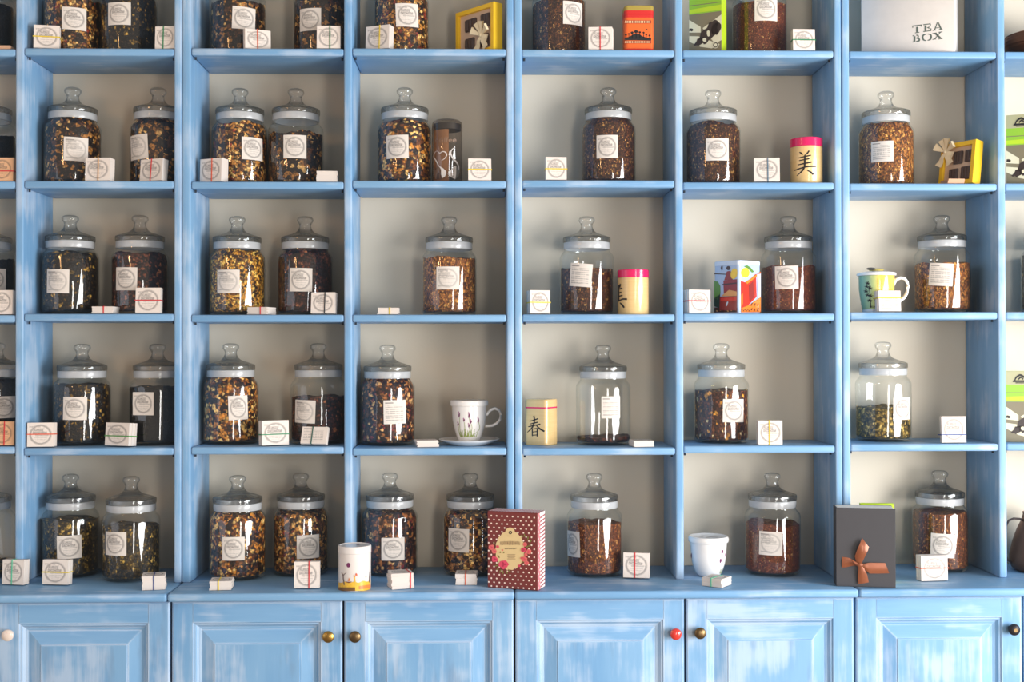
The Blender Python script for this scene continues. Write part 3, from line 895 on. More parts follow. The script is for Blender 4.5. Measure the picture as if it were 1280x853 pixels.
for k, (row, bay, side, x0, x1, y0, y1, pose, yaw, band, bd, bp, face, lean, t) in enumerate(CARDS):
    zb = base_z(row, bay); ya = math.radians(yaw)
    if row == 'E': yf = PZ((x0 + x1) / 2, y1, ZC).y + .003
    else: yf = .010
    yf = min(max(yf, -.122), .06)
    m_ = mpp(yf); W = (x1 - x0) * m_
    p = P((x0 + x1) / 2, y1, yf)
    h = P((x0 + x1) / 2, y0, yf).z - zb
    if pose == 'up':
        w = (W - t * abs(math.sin(ya))) / math.cos(ya); hh = h / math.cos(math.radians(lean))
        hh = min(max(hh - (.003 if row in 'DE' else 0), .030), .066)
    else:
        w = .052 if W > .056 else W; hh = .052
        if abs(yaw) > 8: w = .054
    lw = ('flat-lying' if pose == 'flat' else ('tilted' if lean > 5 else 'upright'))
    bwords = f', {BW[band]} band' if band else ', no band visible'
    stack = 'kraft-coloured' if face == 'peach' else 'white'
    where = (f'{side}, ' if side else '') + ROWW[row] + ', ' + COLW[bay]
    root = thing('card_bundle', f'{lw} {stack} card bundle{bwords}, {where}', 'cards', (p.x, yf, zb + .0014), (0, 0, 0), 'bundles of paper shop cards')
    root.rotation_mode = 'XYZ'
    off = Vector((t / 2 * math.sin(ya), 0, 0)) if pose == 'up' else Vector((0, 0, 0))
    # keep the nearest corner at yf
    if pose == 'up':
        root.location.x = p.x - (t * math.sin(ya)) / 2 * (1 if True else 0) * 1.0
        root.location.y = yf + (w / 2) * abs(math.sin(ya))
        root.location.z = zb + .0014 + 0
        root.rotation_euler = (-math.radians(lean), 0, -ya * -1 if False else -ya)
    else:
        root.location.y = yf + (w / 2) * abs(math.sin(ya))
        root.rotation_euler = (0, 0, ya if yaw > 0 else ya)
    if pose == 'up':
        # a lean lifts the rear edge; the front lower edge stays down
        root.location.z += 0
    bundle(root, w, hh, t, CARD[face], band, bp, bd, 100 + k, pose == 'flat', fan=.5 if (row, bay) in (('A', 4), ('D', 3), ('D', 6)) else .0, peach=(face == 'peach'))
    if pose == 'up' and lean: root.location.z += t * math.sin(math.radians(lean))

#@MISC@
# ------------------------------------------------------------------ the other goods
def pxface(root, pl, nl, eps=.0004, zoom=(0, 0, 1)):
    """surface function: photo pixel -> point (local to root) of a flat face of the thing"""
    M = Matrix.Translation(root.location) @ root.rotation_euler.to_matrix().to_4x4()
    pw = M @ Vector(pl); nw = (M.to_3x3() @ Vector(nl)).normalized(); Mi = M.inverted(); zx, zy, zs = zoom
    def f(u, v, lift=0.0):
        px, py = zx + u / zs, zy + v / zs
        d = fw + RT * ((px - 640) / FPX) - UP * ((py - 426.5) / FPX)
        t = (pw - CAM).dot(nw) / d.dot(nw)
        return Mi @ (CAM + d * t) + Vector(nl) * (eps + lift)
    return f


def pxround(root, rad, eps=.0004, zoom=(0, 0, 1)):
    """the same for an upright turned thing, rad(z) its radius"""
    L0 = root.location.copy(); rz = root.rotation_euler.z; zx, zy, zs = zoom
    phc = math.atan2(CAM.x - L0.x, L0.y - CAM.y)
    def f(u, v, lift=0.0):
        px, py = zx + u / zs, zy + v / zs
        d = fw + RT * ((px - 640) / FPX) - UP * ((py - 426.5) / FPX)
        r = rad(.03)
        for _ in range(4):
            ox, oy = CAM.x - L0.x, CAM.y - L0.y
            A = d.x ** 2 + d.y ** 2; B = 2 * (ox * d.x + oy * d.y); C = ox * ox + oy * oy - r * r
            disc = B * B - 4 * A * C
            t = (-B - math.sqrt(disc)) / (2 * A) if disc > 0 else -B / (2 * A)
            h = CAM + d * t - L0; r = rad(h.z)
        a = math.atan2(h.y, h.x) - rz
        return Vector(((r + eps + lift) * math.cos(a), (r + eps + lift) * math.sin(a), h.z))
    return f


def interp(prof):
    def rad(z):
        q = sorted(prof, key=lambda p: p[1])
        if z <= q[0][1]: return q[0][0]
        for (r0, z0), (r1, z1) in zip(q, q[1:]):
            if z <= z1: return r0 + (r1 - r0) * (z - z0) / max(1e-6, z1 - z0)
        return q[-1][0]
    return rad


def rows_of(outline, levels):
    """outline scaled to (inset) at each z"""
    out = []
    for z, ins in levels:
        row = []
        for x, y in outline:
            l = math.hypot(x, y); k = max(0, (l - ins * 1.25) / l); row.append((x * k, y * k, z))
        out.append(row)
    return out


def tin_rows(mb, outline, levels, mats):
    rows = rows_of(outline, levels)
    for k in range(len(rows) - 1): mb.grid([rows[k], rows[k + 1]], mats[k], closed=True)
    mb.face(rows[0][::-1], mats[0]); mb.face(rows[-1], mats[-1])


def strip(mb, secs, mat, surf, n=5):
    """a ribbon through sections (xa, ya, xb, yb, lift); its middle bulges"""
    rows = []
    for xa, ya, xb, yb, lf in secs:
        rows.append([surf(xa + (xb - xa) * q / n, ya + (yb - ya) * q / n, lf + .0016 * math.sin(PI * q / n)) for q in range(n + 1)])
    mb.grid(rows, mat)


def seat(px, py_bottom, row, bay, Y=None):
    zb = base_z(row, bay)
    if Y is None: Y = PZ(px, py_bottom, zb).y
    p = P(px, py_bottom, Y); return Vector((p.x, Y, zb + .0004))


def corner_loc(corner, w, rz, side=1):
    """front-bottom-centre from the world position of the front right (side=1) or left corner"""
    return Vector((corner.x - side * w / 2 * math.cos(rz), corner.y - side * w / 2 * math.sin(rz), corner.z))


def text_on(mb, body, surf, x, y, size, mat, sx=1.0):
    cu = bpy.data.curves.new('t', 'FONT'); cu.body = body; cu.size = 1; cu.resolution_u = 3
    o = bpy.data.objects.new('t', cu); col.objects.link(o)
    bpy.context.view_layer.update()
    dg = bpy.context.evaluated_depsgraph_get(); me = bpy.data.meshes.new_from_object(o.evaluated_get(dg))
    for p in me.polygons:
        mb.face([surf(x + me.vertices[i].co.x * size * sx, y - me.vertices[i].co.y * size) for i in p.vertices], mat)
    bpy.data.objects.remove(o); bpy.data.curves.remove(cu); bpy.data.meshes.remove(me)


# --- chocolate gift boxes
M_YEL = plain('yellow_card', (250, 200, 40), .42)
M_TRAY = plain('beige_tray', (208, 180, 156), .5)
M_CHOC = plain('dark_chocolate', (78, 62, 56), .35, var=.3, scale=120)
M_ORG = plain('organza_ribbon', (246, 228, 190), .4)


def choc_box(label, corner, w, h, d, rz, rx, wins, bow):
    loc = corner_loc(corner, w, rz)
    root = thing('gift_box', label, 'box', loc + Vector((0, 0, d * math.sin(abs(rx)) + .0004)), (rx, 0, rz))
    mb = MB(); r = .011; q = .008
    L = [(0, d), (0, .0008), (.0008, 0), (r, 0), (r + .0006, q)]
    R_ = [[(-w / 2 + i, y, i), (w / 2 - i, y, i), (w / 2 - i, y, h - i), (-w / 2 + i, y, h - i)] for i, y in L]
    R_[0] = [(-w / 2, d, 0), (w / 2, d, 0), (w / 2, d, h), (-w / 2, d, h)]
    R_[1] = [(-w / 2, .0008, 0), (w / 2, .0008, 0), (w / 2, .0008, h), (-w / 2, .0008, h)]
    for a, b in zip(R_, R_[1:]):
        for k in range(4): mb.face([a[k], a[(k + 1) % 4], b[(k + 1) % 4], b[k]], M_YEL)
    mb.face(R_[0][::-1], M_YEL)
    mb.build('box_frame', root, smooth=0)
    mb = MB(); i = r + .0004
    mb.face([(-w / 2 + i, q - .0004, i), (w / 2 - i, q - .0004, i), (w / 2 - i, q - .0004, h - i), (-w / 2 + i, q - .0004, h - i)], M_TRAY)
    mb.build('tray_card', root, smooth=0)
    for (u0, u1, v0, v1) in wins:
        mb = MB()
        a, b, c, e = -w / 2 + u0 * w, -w / 2 + u1 * w, v0 * h, v1 * h
        mb.box((a, q - .0045, c), (b, q - .0006, e), M_CHOC, .0025, 2)
        for k in range(3): mb.box((a + .002 + (b - a - .004) * k / 3, q - .006, c + .003), (a + .001 + (b - a - .004) * (k + 1) / 3, q - .004, e - .003), M_CHOC, .001)
        mb.build('chocolate', root)
    # ribbon bow
    bu, bv = -w / 2 + bow[0] * w, bow[1] * h; mb = MB()
    for ang, ln, wd in ((30, .034, .020), (150, .034, .020), (78, .036, .018), (108, .034, .016)):
        a = math.radians(ang); dx, dz = math.cos(a), math.sin(a); rows = []
        for t in range(9):
            s = t / 8; rr = ln * math.sin(PI * s) ** .8; wdt = wd * (.15 + .85 * math.sin(PI * s)) / 2
            out = .003 + .012 * math.sin(PI * s) * (1 if s < .5 else .4)
            rows.append([(bu + dx * rr - dz * wdt * m_, -out, bv + dz * rr + dx * wdt * m_) for m_ in (-1, -.5, 0, .5, 1)])
        mb.grid(rows, M_ORG)
    for ang, ln in ((-60, .040), (-115, .040), (-25, .030)):
        a = math.radians(ang); dx, dz = math.cos(a), math.sin(a); rows = []
        for t in range(6):
            s = t / 5; wdt = (.003 + .008 * s)
            rows.append([(bu + dx * ln * s - dz * wdt * m_, -.003 - .004 * math.sin(PI * s * 1.5) ** 2, bv + dz * ln * s + dx * wdt * m_) for m_ in (-1, 0, 1)])
        mb.grid(rows, M_ORG)
    mb.lathe([(0, -.009), (.004, -.007), (.0055, -.003), (.004, .002), (0, .003)], M_ORG, 10, at=(bu, -.005, bv), axis='y')
    mb.build('ribbon_bow', root, smooth=60)


WIN = [(.22, .46, .14, .40), (.62, .84, .14, .40), (.22, .52, .54, .80), (.63, .86, .54, .82)]
c = seat(617, 60, 'A', 3, .018)
choc_box('yellow framed chocolate gift box with pale bow, top shelf, third column', c, .146, .122, .03, math.radians(-48), 0, WIN, (.70, .36))
c = seat(1215.5, 227, 'B', 6, .02)
choc_box('yellow framed chocolate gift box leaning back, second shelf, sixth column', c, .106, .113, .029, math.radians(-60), math.radians(-8),
         [(.26, .52, .12, .40), (.60, .90, .12, .42), (.36, .62, .50, .80), (.68, .90, .52, .80)], (.16, .80))

# --- orange tin with a village
p = seat(797.5, 61, 'A', 4, .05)
root = thing('tea_caddy', 'orange and red tin with black village silhouette, top shelf, fourth column', 'tin', p)
Yc = .05; h = P(797.5, 7, Yc - .02).z - p.z; W_ = 37 * mpp(Yc - .02)
ol = rrect(W_, .052, .010, 6)
C_OR, C_RED, C_OLV = plain('orange_enamel', (234, 104, 44), .32), plain('red_enamel_tin', (206, 44, 40), .32), plain('olive_enamel', (168, 146, 66), .32)
zl = h * .80
mb = MB(); tin_rows(mb, ol, [(0, .0006), (.0008, 0), (.008, 0), (h * .73, 0), (zl, 0), (zl + .0002, .001)], [C_RED, C_RED, C_OR, C_RED, C_RED])
fs = pxface(root, (0, -.026, 0), (0, -1, 0), .0005, (730, 0, 6.737))
C_SKY = M_BLACK
poly(mb, [(340, 338), (340, 322), (375, 312), (400, 300), (420, 285), (440, 280), (465, 285), (490, 305), (530, 318), (566, 320), (566, 342)], M_BLACK, fs)
for x, y, r in ((352, 293, 9), (378, 285, 8), (405, 275, 13), (438, 265, 17), (470, 272, 11), (502, 275, 9), (525, 292, 9), (552, 298, 9), (527, 248, 7)):
    blob(mb, x, y, r, r * .8, M_BLACK, fs, 9, .15)
    stroke(mb, [(x, y), (x + 1, 325)], 2.2, M_BLACK, fs) if y > 250 else None
C_DASH = plain('cream_dash', (230, 196, 150), .4); C_DRED = plain('rust_dash', (150, 50, 30), .4)
for yy, hh in ((185, 13), (355, 11)):
    poly(mb, [(342, yy - hh), (566, yy - hh), (566, yy + hh), (342, yy + hh)], C_DRED, fs)
fs2 = pxface(root, (0, -.026, 0), (0, -1, 0), .0009, (730, 0, 6.737))
for yy, hh in ((185, 10), (355, 8)):
    for k in range(15): x = 346 + k * 14.5; poly(mb, [(x, yy - hh), (x + 7, yy - hh), (x + 7, yy + hh), (x, yy + hh)], C_DASH, fs2)
mb.build('tin_body', root)
mb = MB(); tin_rows(mb, ol, [(zl + .0004, -.0004), (h * .885, -.0004), (h - .003, -.0004), (h - .001, .001), (h, .004)], [C_RED, C_OLV, C_OLV, C_OLV])
mb.build('tin_lid', root, label='red lid with olive top')

# --- green coffee boxes
C_LIME, C_GREEN, C_OLB, C_TAUPE, C_CREAM, C_DCH = (plain('lime_card', (178, 206, 40), .4), plain('leaf_green_card', (138, 182, 50), .4), plain('olive_beige_card', (170, 164, 126), .4),
    plain('taupe_card', (122, 112, 88), .4), plain('cream_print', (214, 206, 176), .4), plain('chocolate_print', (52, 40, 36), .4, var=.3))


def green_box(label, corner, rz, w=.084, h=.180, d=.046):
    loc = corner_loc(corner, w, rz, 1 if rz < 0 and corner.x < .9 else -1)
    root = thing('chocolate_box', label, 'box', loc, (0, 0, rz), 'green printed boxes of chocolate')
    mb = MB(); mb.box((-w / 2, 0, 0), (w / 2, d, h), C_LIME, .0008, 1); mb.build('carton', root, smooth=0)
    f = lambda u, v: (-w / 2 + u * w, -.0004, v * h)
    g = lambda u, v: (-w / 2 + u * w, -.0008, v * h)
    k = lambda u, v: (-w / 2 + u * w, -.0012, v * h)
    mb = MB()
    poly(mb, [(0, 0), (1, 0), (1, .57), (0, .57)], C_TAUPE, f)
    poly(mb, [(0, .57), (1, .57), (1, .81), (0, .81)], C_GREEN, f)
    poly(mb, [(0, .81), (1, .81), (1, 1), (0, 1)], C_OLB, f)
    poly(mb, [(0, .69), (1, .69), (1, .70), (0, .70)], C_TAUPE, g)
    poly(mb, [(0, .585), (1, .585), (1, .66), (0, .64)], C_LIME, g)
    poly(mb, [(0, .50), (.36, .38), (.36, .30), (0, .32)], C_CREAM, g)
    poly(mb, [(0, .27), (.3, .25), (.95, .10), (.70, .06), (.35, .10), (0, .19)], C_CREAM, g)
    poly(mb, [(.42, .36), (1, .52), (1, .16), (.8, .12)], C_CREAM, g)
    random.seed(5)
    blob(mb, .62, .28, .30, .115, C_DCH, k, 22, .22, .35); blob(mb, .34, .18, .16, .05, C_DCH, k, 16, .25, .2); blob(mb, .82, .33, .16, .09, C_DCH, k, 14, .2)
    blob(mb, .06, .355, .06, .022, C_DCH, k, 10, .3)
    j = lambda u, v: (-w / 2 + u * w, -.0016, v * h)
    blob(mb, .48, .19, .07, .03, C_CREAM, j, 8, .2); blob(mb, .60, .27, .05, .04, C_CREAM, j, 8, .3)
    for r, c_ in ((.1, C_CREAM), (.078, C_DCH), (.05, C_CREAM)):
        s_ = lambda u, v, r=r: (-w / 2 + u * w, -.0016 - (.1 - r) * .006, v * h)
        blob(mb, .82, .10, r, r * .47, c_, s_, 16)
    # emblem: an arched badge
    stroke(mb, [(.26, .865), (.30, .91), (.42, .945), (.54, .91), (.58, .865)], .014, M_BLACK, k)
    poly(mb, [(.2, .845), (.66, .845), (.64, .872), (.22, .872)], M_BLACK, k)
    poly(mb, [(.28, .828), (.58, .828), (.58, .84), (.28, .84)], M_BLACK, k)
    stroke(mb, [(.36, .885), (.44, .915), (.5, .885)], .012, M_BLACK, k)
    mb.build('printed_front', root, smooth=0)


green_box('green box with chocolate splash print, top shelf, fifth column', seat(902, 61, 'A', 5, .02), math.radians(-27))
green_box('green box with chocolate print, second shelf, cut-off right-edge column', seat(1258, 228, 'B', 7, .05), math.radians(-24))
green_box('green box with chocolate print, fourth shelf, cut-off right-edge column', seat(1257.5, 552, 'D', 7, .05), math.radians(-10))

# --- white box with stencilled lettering
M_TB = plain('white_painted_wood', (222, 214, 206), .45); M_TBI = plain('grey_green_ink', (92, 104, 96), .6)
rz = math.radians(-27); w, h, d = .228, .24, .096
c = seat(1193.3, 62, 'A', 6, .006)
root = thing('wooden_box', 'white box stencilled TEA BOX on top shelf, sixth column', 'box', corner_loc(c, w, rz), (0, 0, rz))
mb = MB(); mb.box((-w / 2, 0, 0), (w / 2, d, h * .72), M_TB, .0015, 2); mb.build('box_body', root)
mb = MB(); mb.box((-w / 2, 0, h * .72 + .0008), (w / 2, d, h), M_TB, .0015, 2); mb.build('box_lid', root)
fs = pxface(root, (0, 0, 0), (0, -1, 0), .0004, (1130, 10, 8.533)); mb = MB(); I = M_TBI
def qd(*p): poly(mb, p, I, fs)
# T E A
qd((90, 188), (188, 176), (190, 186), (92, 199)); qd((90, 195), (99, 194), (97, 213), (90, 212)); qd((181, 184), (191, 183), (190, 201), (184, 200))
qd((130, 203), (152, 200), (152, 256), (130, 259)); qd((118, 262), (164, 256), (164, 264), (118, 270))
qd((206, 174), (284, 164), (285, 173), (208, 184)); qd((220, 187), (240, 185), (240, 242), (220, 245)); qd((206, 248), (292, 236), (293, 245), (208, 257))
qd((277, 172), (287, 171), (286, 190), (280, 189)); qd((283, 218), (293, 217), (293, 237), (284, 238)); qd((246, 207), (264, 205), (264, 213), (246, 215)); qd((262, 196), (270, 195), (270, 224), (262, 224))
qd((352, 156), (362, 154), (334, 232), (322, 234)); qd((362, 154), (372, 154), (404, 222), (384, 224)); qd((338, 210), (372, 205), (374, 213), (336, 218))
qd((306, 236), (344, 231), (345, 238), (306, 244)); qd((374, 226), (412, 221), (413, 229), (374, 234))
# B O X
qd((92, 292), (112, 289), (112, 300), (92, 302)); qd((103, 303), (123, 300), (122, 352), (102, 355)); qd((92, 358), (122, 354), (122, 363), (92, 368))
stroke(mb, [(130, 290), (150, 294), (150, 315), (130, 322)], [4, 7, 7, 3], I, fs); stroke(mb, [(132, 324), (162, 330), (160, 350), (130, 356)], [3, 8, 8, 4], I, fs)
stroke(mb, [(238, 280), (208, 290), (200, 316), (210, 340), (238, 348)], [3, 8, 9, 8, 3], I, fs); stroke(mb, [(250, 277), (284, 286), (290, 308), (282, 334), (252, 346)], [3, 8, 9, 8, 3], I, fs)
qd((318, 268), (342, 264), (404, 322), (380, 326)); qd((385, 258), (397, 256), (334, 330), (322, 332))
qd((304, 268), (350, 262), (350, 269), (305, 275)); qd((370, 256), (410, 250), (410, 258), (370, 263)); qd((304, 332), (344, 327), (344, 335), (305, 340)); qd((366, 328), (412, 322), (412, 330), (366, 336))
mb.build('stencilled_lettering', root, smooth=0, label='grey-green stencilled words TEA BOX')

# --- ribbed copper-brown pot at the top right
M_COP = plain('dark_copper', (126, 66, 36), .24, .75, var=.3, scale=18)
p = seat(1303, 62, 'A', 7, .098)
root = thing('copper_pot', 'ribbed copper-brown round pot on top shelf, cut-off right-edge column', 'pot', p)
prof = [(0, 0), (.060, 0)]
for k in range(22):
    a = k / 21; prof.append((.060 + .034 * math.sin(PI * min(1, a * 1.1) * .62) + .0012 * math.sin(a * 44), .002 + .062 * a))
prof += [(.076, .070), (.050, .080), (.020, .086), (0, .087)]
mb = MB(); mb.lathe(prof, M_COP, 48); mb.build('pot_body', root, smooth=60)
mb = MB(); mb.lathe([(0, .0872), (.012, .0872), (.008, .092), (.012, .099), (.006, .104), (0, .105)], M_COP, 24); mb.build('lid_knob', root)

# --- smoked glass canister with hearts
M_SMOKE = glass_mat('smoked_glass', (.76, .72, .68), (.14, .13, .12), 1.1)
M_KRAFT = plain('kraft_sleeve', (164, 116, 78), .6); M_SIL = plain('silver_print', (214, 204, 196), .3)
p = seat(559, 224, 'B', 3, .085); RC = 19 * mpp(.085); h = P(559, 147, .085 - RC).z - p.z
root = thing('glass_canister', 'dark smoked glass canister with white hearts, second shelf, third column', 'canister', p)
mb = MB(); mb.lathe([(0, .001), (RC - .002, .001), (RC, .004), (RC, h - .012), (RC - .002, h - .005), (RC - .007, h - .001), (RC - .012, h), (0, h)], M_SMOKE, 48)
rad = lambda z: RC
fs = pxround(root, rad, .0006, (535, 140, 9.7))
mb.build('smoked_glass', root)
mb = MB()
stroke(mb, [(130, 655), (105, 600), (74, 545), (84, 495), (112, 474), (144, 500), (175, 480), (215, 492), (224, 530), (200, 566), (166, 588)], [6, 7, 4, 3, 2, 4, 4, 6, 6, 4, 2], M_SIL, fs)
stroke(mb, [(332, 430), (290, 455), (275, 505), (300, 560), (345, 612), (368, 655), (374, 705)], [2, 5, 7, 9, 9, 6, 3], M_SIL, fs)
poly(mb, [(246, 740), (275, 706), (300, 680), (320, 655), (340, 655), (340, 760), (330, 815), (285, 795), (258, 770)], M_SIL, fs)
poly(mb, [(130, 650), (180, 680), (220, 720), (222, 750), (205, 785), (170, 806), (160, 760), (160, 700)], M_SIL, fs)
poly(mb, [(340, 655), (372, 690), (384, 730), (360, 790), (332, 815), (344, 740)], plain('grey_print', (120, 114, 106), .4), fs)
poly(mb, [(70, 700), (120, 660), (156, 690), (150, 810), (90, 810)], plain('brown_print', (112, 84, 66), .4), fs)
text_on(mb, 'coffee', fs, 84, 366, 88, plain('faint_gold_print', (142, 112, 90), .4), 1.22)
mb.build('heart_print', root, smooth=0, label='white heart and swirl print')
mb = MB(); rows = []
for z in (.003, h * .83):
    rows.append([((RC - .004) * math.sin(a), -(RC - .004) * math.cos(a), z) for a in [math.radians(-95 + 103 * q / 16) for q in range(17)]])
mb.grid(rows, M_KRAFT); mb.build('kraft_sleeve', root, smooth=60)
mb = MB(); mb.lathe([(0, h - .0105), (RC - .004, h - .0105), (RC - .004, h - .026), (0, h - .026)], plain('dark_lid', (60, 54, 50), .5), 36); mb.build('inner_lid', root)

# --- bamboo-coloured tins with brush characters
def bamboo_mat(name):
    t = NT(name); v = t.obj()
    g = t.noise(t.vm('MULTIPLY', v, (6, 6, 90)), 3, 3); l = t.noise(t.vm('MULTIPLY', v, (140, 140, 5)), 1, 2)
    c = t.mix(g, srgb(222, 184, 122), srgb(238, 206, 150)); c = t.mix(t.m('MULTIPLY', l, .35), c, srgb(206, 164, 100))
    return t.end(t.bsdf(c, .22, spec=.5, coat=.3))


M_BAM = bamboo_mat('bamboo_print'); M_MAG = plain('magenta_enamel', (222, 28, 96), .2, coat=.5)


def round_tin(label, cx, y_top, y_lid, y_bot, row, bay, Y, Rpx, strokes, zoom):
    p = seat(cx, y_bot, row, bay, Y); r = Rpx * mpp(Y); h = P(cx, y_top, Y - r).z - p.z; zl = P(cx, y_lid, Y - r).z - p.z
    root = thing('tea_tin', label, 'tin', p, (0, 0, 0), 'round bamboo-look tins with magenta lids')
    mb = MB(); mb.lathe([(0, 0), (r - .001, 0), (r - .0004, .001), (r - .0004, zl - .0004), (0, zl - .0004)], M_BAM, 48)
    fs = pxround(root, lambda z: r - .0004, .0005, zoom)
    mb.build('tin_body', root)
    mb = MB()
    for pts, w_ in strokes: stroke(mb, pts, w_, M_BLACK, fs)
    mb.build('brush_character', root, smooth=0, label='black brush character meaning beauty')
    mb = MB(); mb.lathe([(0, zl), (r + .0003, zl), (r + .0003, h - .002), (r - .001, h - .0003), (r - .003, h), (0, h)], M_MAG, 48); mb.build('tin_lid', root, label='magenta lid')


round_tin('round tan tin, magenta lid, black character facing forward, second shelf, fifth column', 1008, 170.5, 181.5, 227, 'B', 5, .06, 20.2, [
    ([(220, 345), (245, 358), (268, 380)], [6, 11, 8]), ([(358, 322), (335, 355), (300, 385)], [9, 11, 4]),
    ([(205, 428), (290, 408), (382, 388)], [6, 9, 9]), ([(215, 466), (290, 450), (362, 436)], [6, 9, 9]), ([(195, 527), (290, 506), (392, 486)], [6, 10, 10]),
    ([(298, 385), (296, 470), (294, 555)], [10, 13, 12]), ([(148, 606), (220, 580), (330, 550), (456, 545)], [7, 9, 10, 11]),
    ([(296, 545), (260, 610), (182, 682)], [13, 11, 3]), ([(328, 598), (380, 630), (418, 664)], [5, 13, 12])], (980, 160, 11.37))
round_tin('round tan tin, magenta lid, character turned to left edge, third shelf, fourth column', 791.6, 336.4, 346.5, 393, 'C', 4, .06, 19.6, [
    ([(122, 342), (116, 370), (112, 398)], [8, 11, 5]), ([(98, 360), (97, 460), (98, 585)], [8, 9, 9]), ([(92, 422), (120, 412), (148, 405)], [7, 9, 9]),
    ([(95, 475), (115, 468), (136, 460)], [6, 8, 8]), ([(92, 522), (120, 514), (152, 505)], [6, 9, 8]), ([(90, 592), (150, 560), (215, 560)], [6, 11, 13]), ([(116, 612), (150, 645), (174, 682)], [7, 13, 11])],
    (765, 325, 11.38))

# square tin with the character for spring
rz = math.radians(-30); w = .0655
p = PZ(683, 557.5, base_z('D', 4)); p.z = base_z('D', 4) + .0004; p.y = max(p.y, .03)
p = P(683, 540, p.y); p.z = base_z('D', 4) + .0004
cen = p + Vector((-math.cos(rz) * (w / 2 - .003) - math.sin(rz) * (w / 2 - .003) * -1 * -1, 0, 0))
loc = p - (Matrix.Rotation(rz, 3, 'Z') @ Vector((w / 2 - .003, -w / 2 + .003, 0)))
root = thing('tea_tin', 'square tan tin with pink line and black brush character, fourth shelf, fourth column', 'tin', loc, (0, 0, rz))
h = P(683, 499.5, p.y).z - p.z; zl = h * .80
ol = rrect(w, w, .010, 6); M_SQ = bamboo_mat('pale_bamboo_print')
mb = MB(); tin_rows(mb, ol, [(0, .001), (.001, 0), (zl - .002, 0), (zl - .0004, 0)], [M_SQ] * 3)
fs = pxface(root, (0, -w / 2, 0), (0, -1, 0), .0005, (540, 490, 7.11))
mb.build('tin_body', root); mb = MB()
for pts, w_ in [([(866, 262), (905, 252), (944, 238)], [3, 5, 5]), ([(872, 286), (905, 279), (942, 270)], [3, 5, 5]), ([(856, 311), (905, 300), (964, 288)], [4, 5, 6]),
                ([(906, 213), (911, 255), (895, 312), (848, 360)], [6, 6, 6, 2]), ([(926, 296), (958, 328), (1000, 352)], [3, 7, 7]), ([(892, 325), (893, 394)], 4.5),
                ([(892, 331), (940, 325)], 4), ([(938, 325), (936, 397)], 5.5), ([(893, 357), (936, 353)], 3.5), ([(893, 386), (936, 383)], 3.5)]:
    stroke(mb, pts, w_, M_BLACK, fs)
mb.build('brush_character', root, smooth=0, label='black brush character meaning spring')
mb = MB(); tin_rows(mb, ol, [(zl, -.0003), (zl + .0035, -.0004), (h - .004, -.0003), (h - .001, .001), (h, .004)], [M_MAG, M_SQ, M_SQ, M_SQ]); mb.build('tin_lid', root)

# --- square tin with a coffee mill picture
rz = math.radians(-53); w = .0844
zb = base_z('C', 5) + .0004; p = P(923.8, 391, .022); p.z = zb
loc = p - (Matrix.Rotation(rz, 3, 'Z') @ Vector((w / 2 - .002, -w / 2 + .002, 0)))
root = thing('picture_tin', 'square picture tin with red coffee mill and lemon, third shelf, fifth column', 'tin', loc, (0, 0, rz))
h = P(923.8, 325, .022).z - zb; zl = h * .91; ol = rrect(w, w, .008, 6)
K = lambda n, c_, r=.25: plain(n, c_, r, coat=.4)
SKY, LIDW, LEAF, DKG, RED, RED2, YEL, TAN, ORA, BRN, LAV = K('tin_sky_blue', (176, 196, 226)), K('tin_lid_white', (206, 218, 236)), K('tin_leaf', (96, 140, 60)), K('tin_dark_green', (34, 52, 40)), K('tin_red', (206, 52, 36)), K('tin_maroon', (146, 50, 44)), K('tin_yellow', (246, 206, 60)), K('tin_tan', (216, 158, 98)), K('tin_orange', (236, 128, 44)), K('tin_brown', (72, 42, 34)), K('tin_lavender', (214, 206, 230))
mb = MB(); tin_rows(mb, ol, [(0, .0006), (.001, 0), (zl, 0), (zl + .0002, .0006)], [SKY] * 3)
Z_ = (880, 310, 9.143)
F = [pxface(root, (0, -w / 2, 0), (0, -1, 0), .0003 * k, Z_) for k in range(1, 8)]; G = [pxface(root, (w / 2, 0, 0), (1, 0, 0), .0003 * k, Z_) for k in range(1, 8)]
mb.build('tin_body', root); mb = MB()
poly(mb, [(118, 290), (270, 298), (270, 308), (118, 302)], BRN, F[0])
poly(mb, [(118, 380), (160, 385), (188, 440), (190, 520), (160, 590), (118, 575)], LEAF, F[1]); poly(mb, [(118, 575), (186, 530), (186, 690), (118, 670)], DKG, F[1])
poly(mb, [(118, 680), (380, 690), (380, 738), (118, 738)], BRN, F[0])
blob(mb, 205, 230, 12, 26, BRN, F[1], 10, .2); blob(mb, 280, 232, 24, 24, BRN, F[1]); poly(mb, [(232, 372), (262, 270), (304, 262), (330, 365)], RED2, F[1])
blob(mb, 345, 295, 38, 62, YEL, F[2], 16, 0, .2)
poly(mb, [(225, 375), (380, 358), (380, 520), (230, 525)], RED2, F[3]); poly(mb, [(214, 415), (380, 396), (380, 410), (216, 428)], BRN, F[4])
poly(mb, [(200, 552), (290, 480), (380, 500), (380, 552)], TAN, F[4]); poly(mb, [(186, 560), (380, 548), (380, 716), (182, 716)], RED2, F[5]); poly(mb, [(196, 575), (380, 562), (380, 600), (196, 610)], RED, F[6])
blob(mb, 268, 640, 10, 30, LIDW, F[6], 10, .2, .3)
for k in range(12): blob(mb, 130 + k * 21, 712 + 12 * math.sin(k * 2.1), 11, 7, TAN if k % 2 else DKG, F[4], 8, .2, k)
blob(mb, 470, 285, 50, 58, YEL, G[1], 16); poly(mb, [(452, 212), (492, 200), (528, 222), (572, 276), (545, 284), (505, 240)], LEAF, G[2])
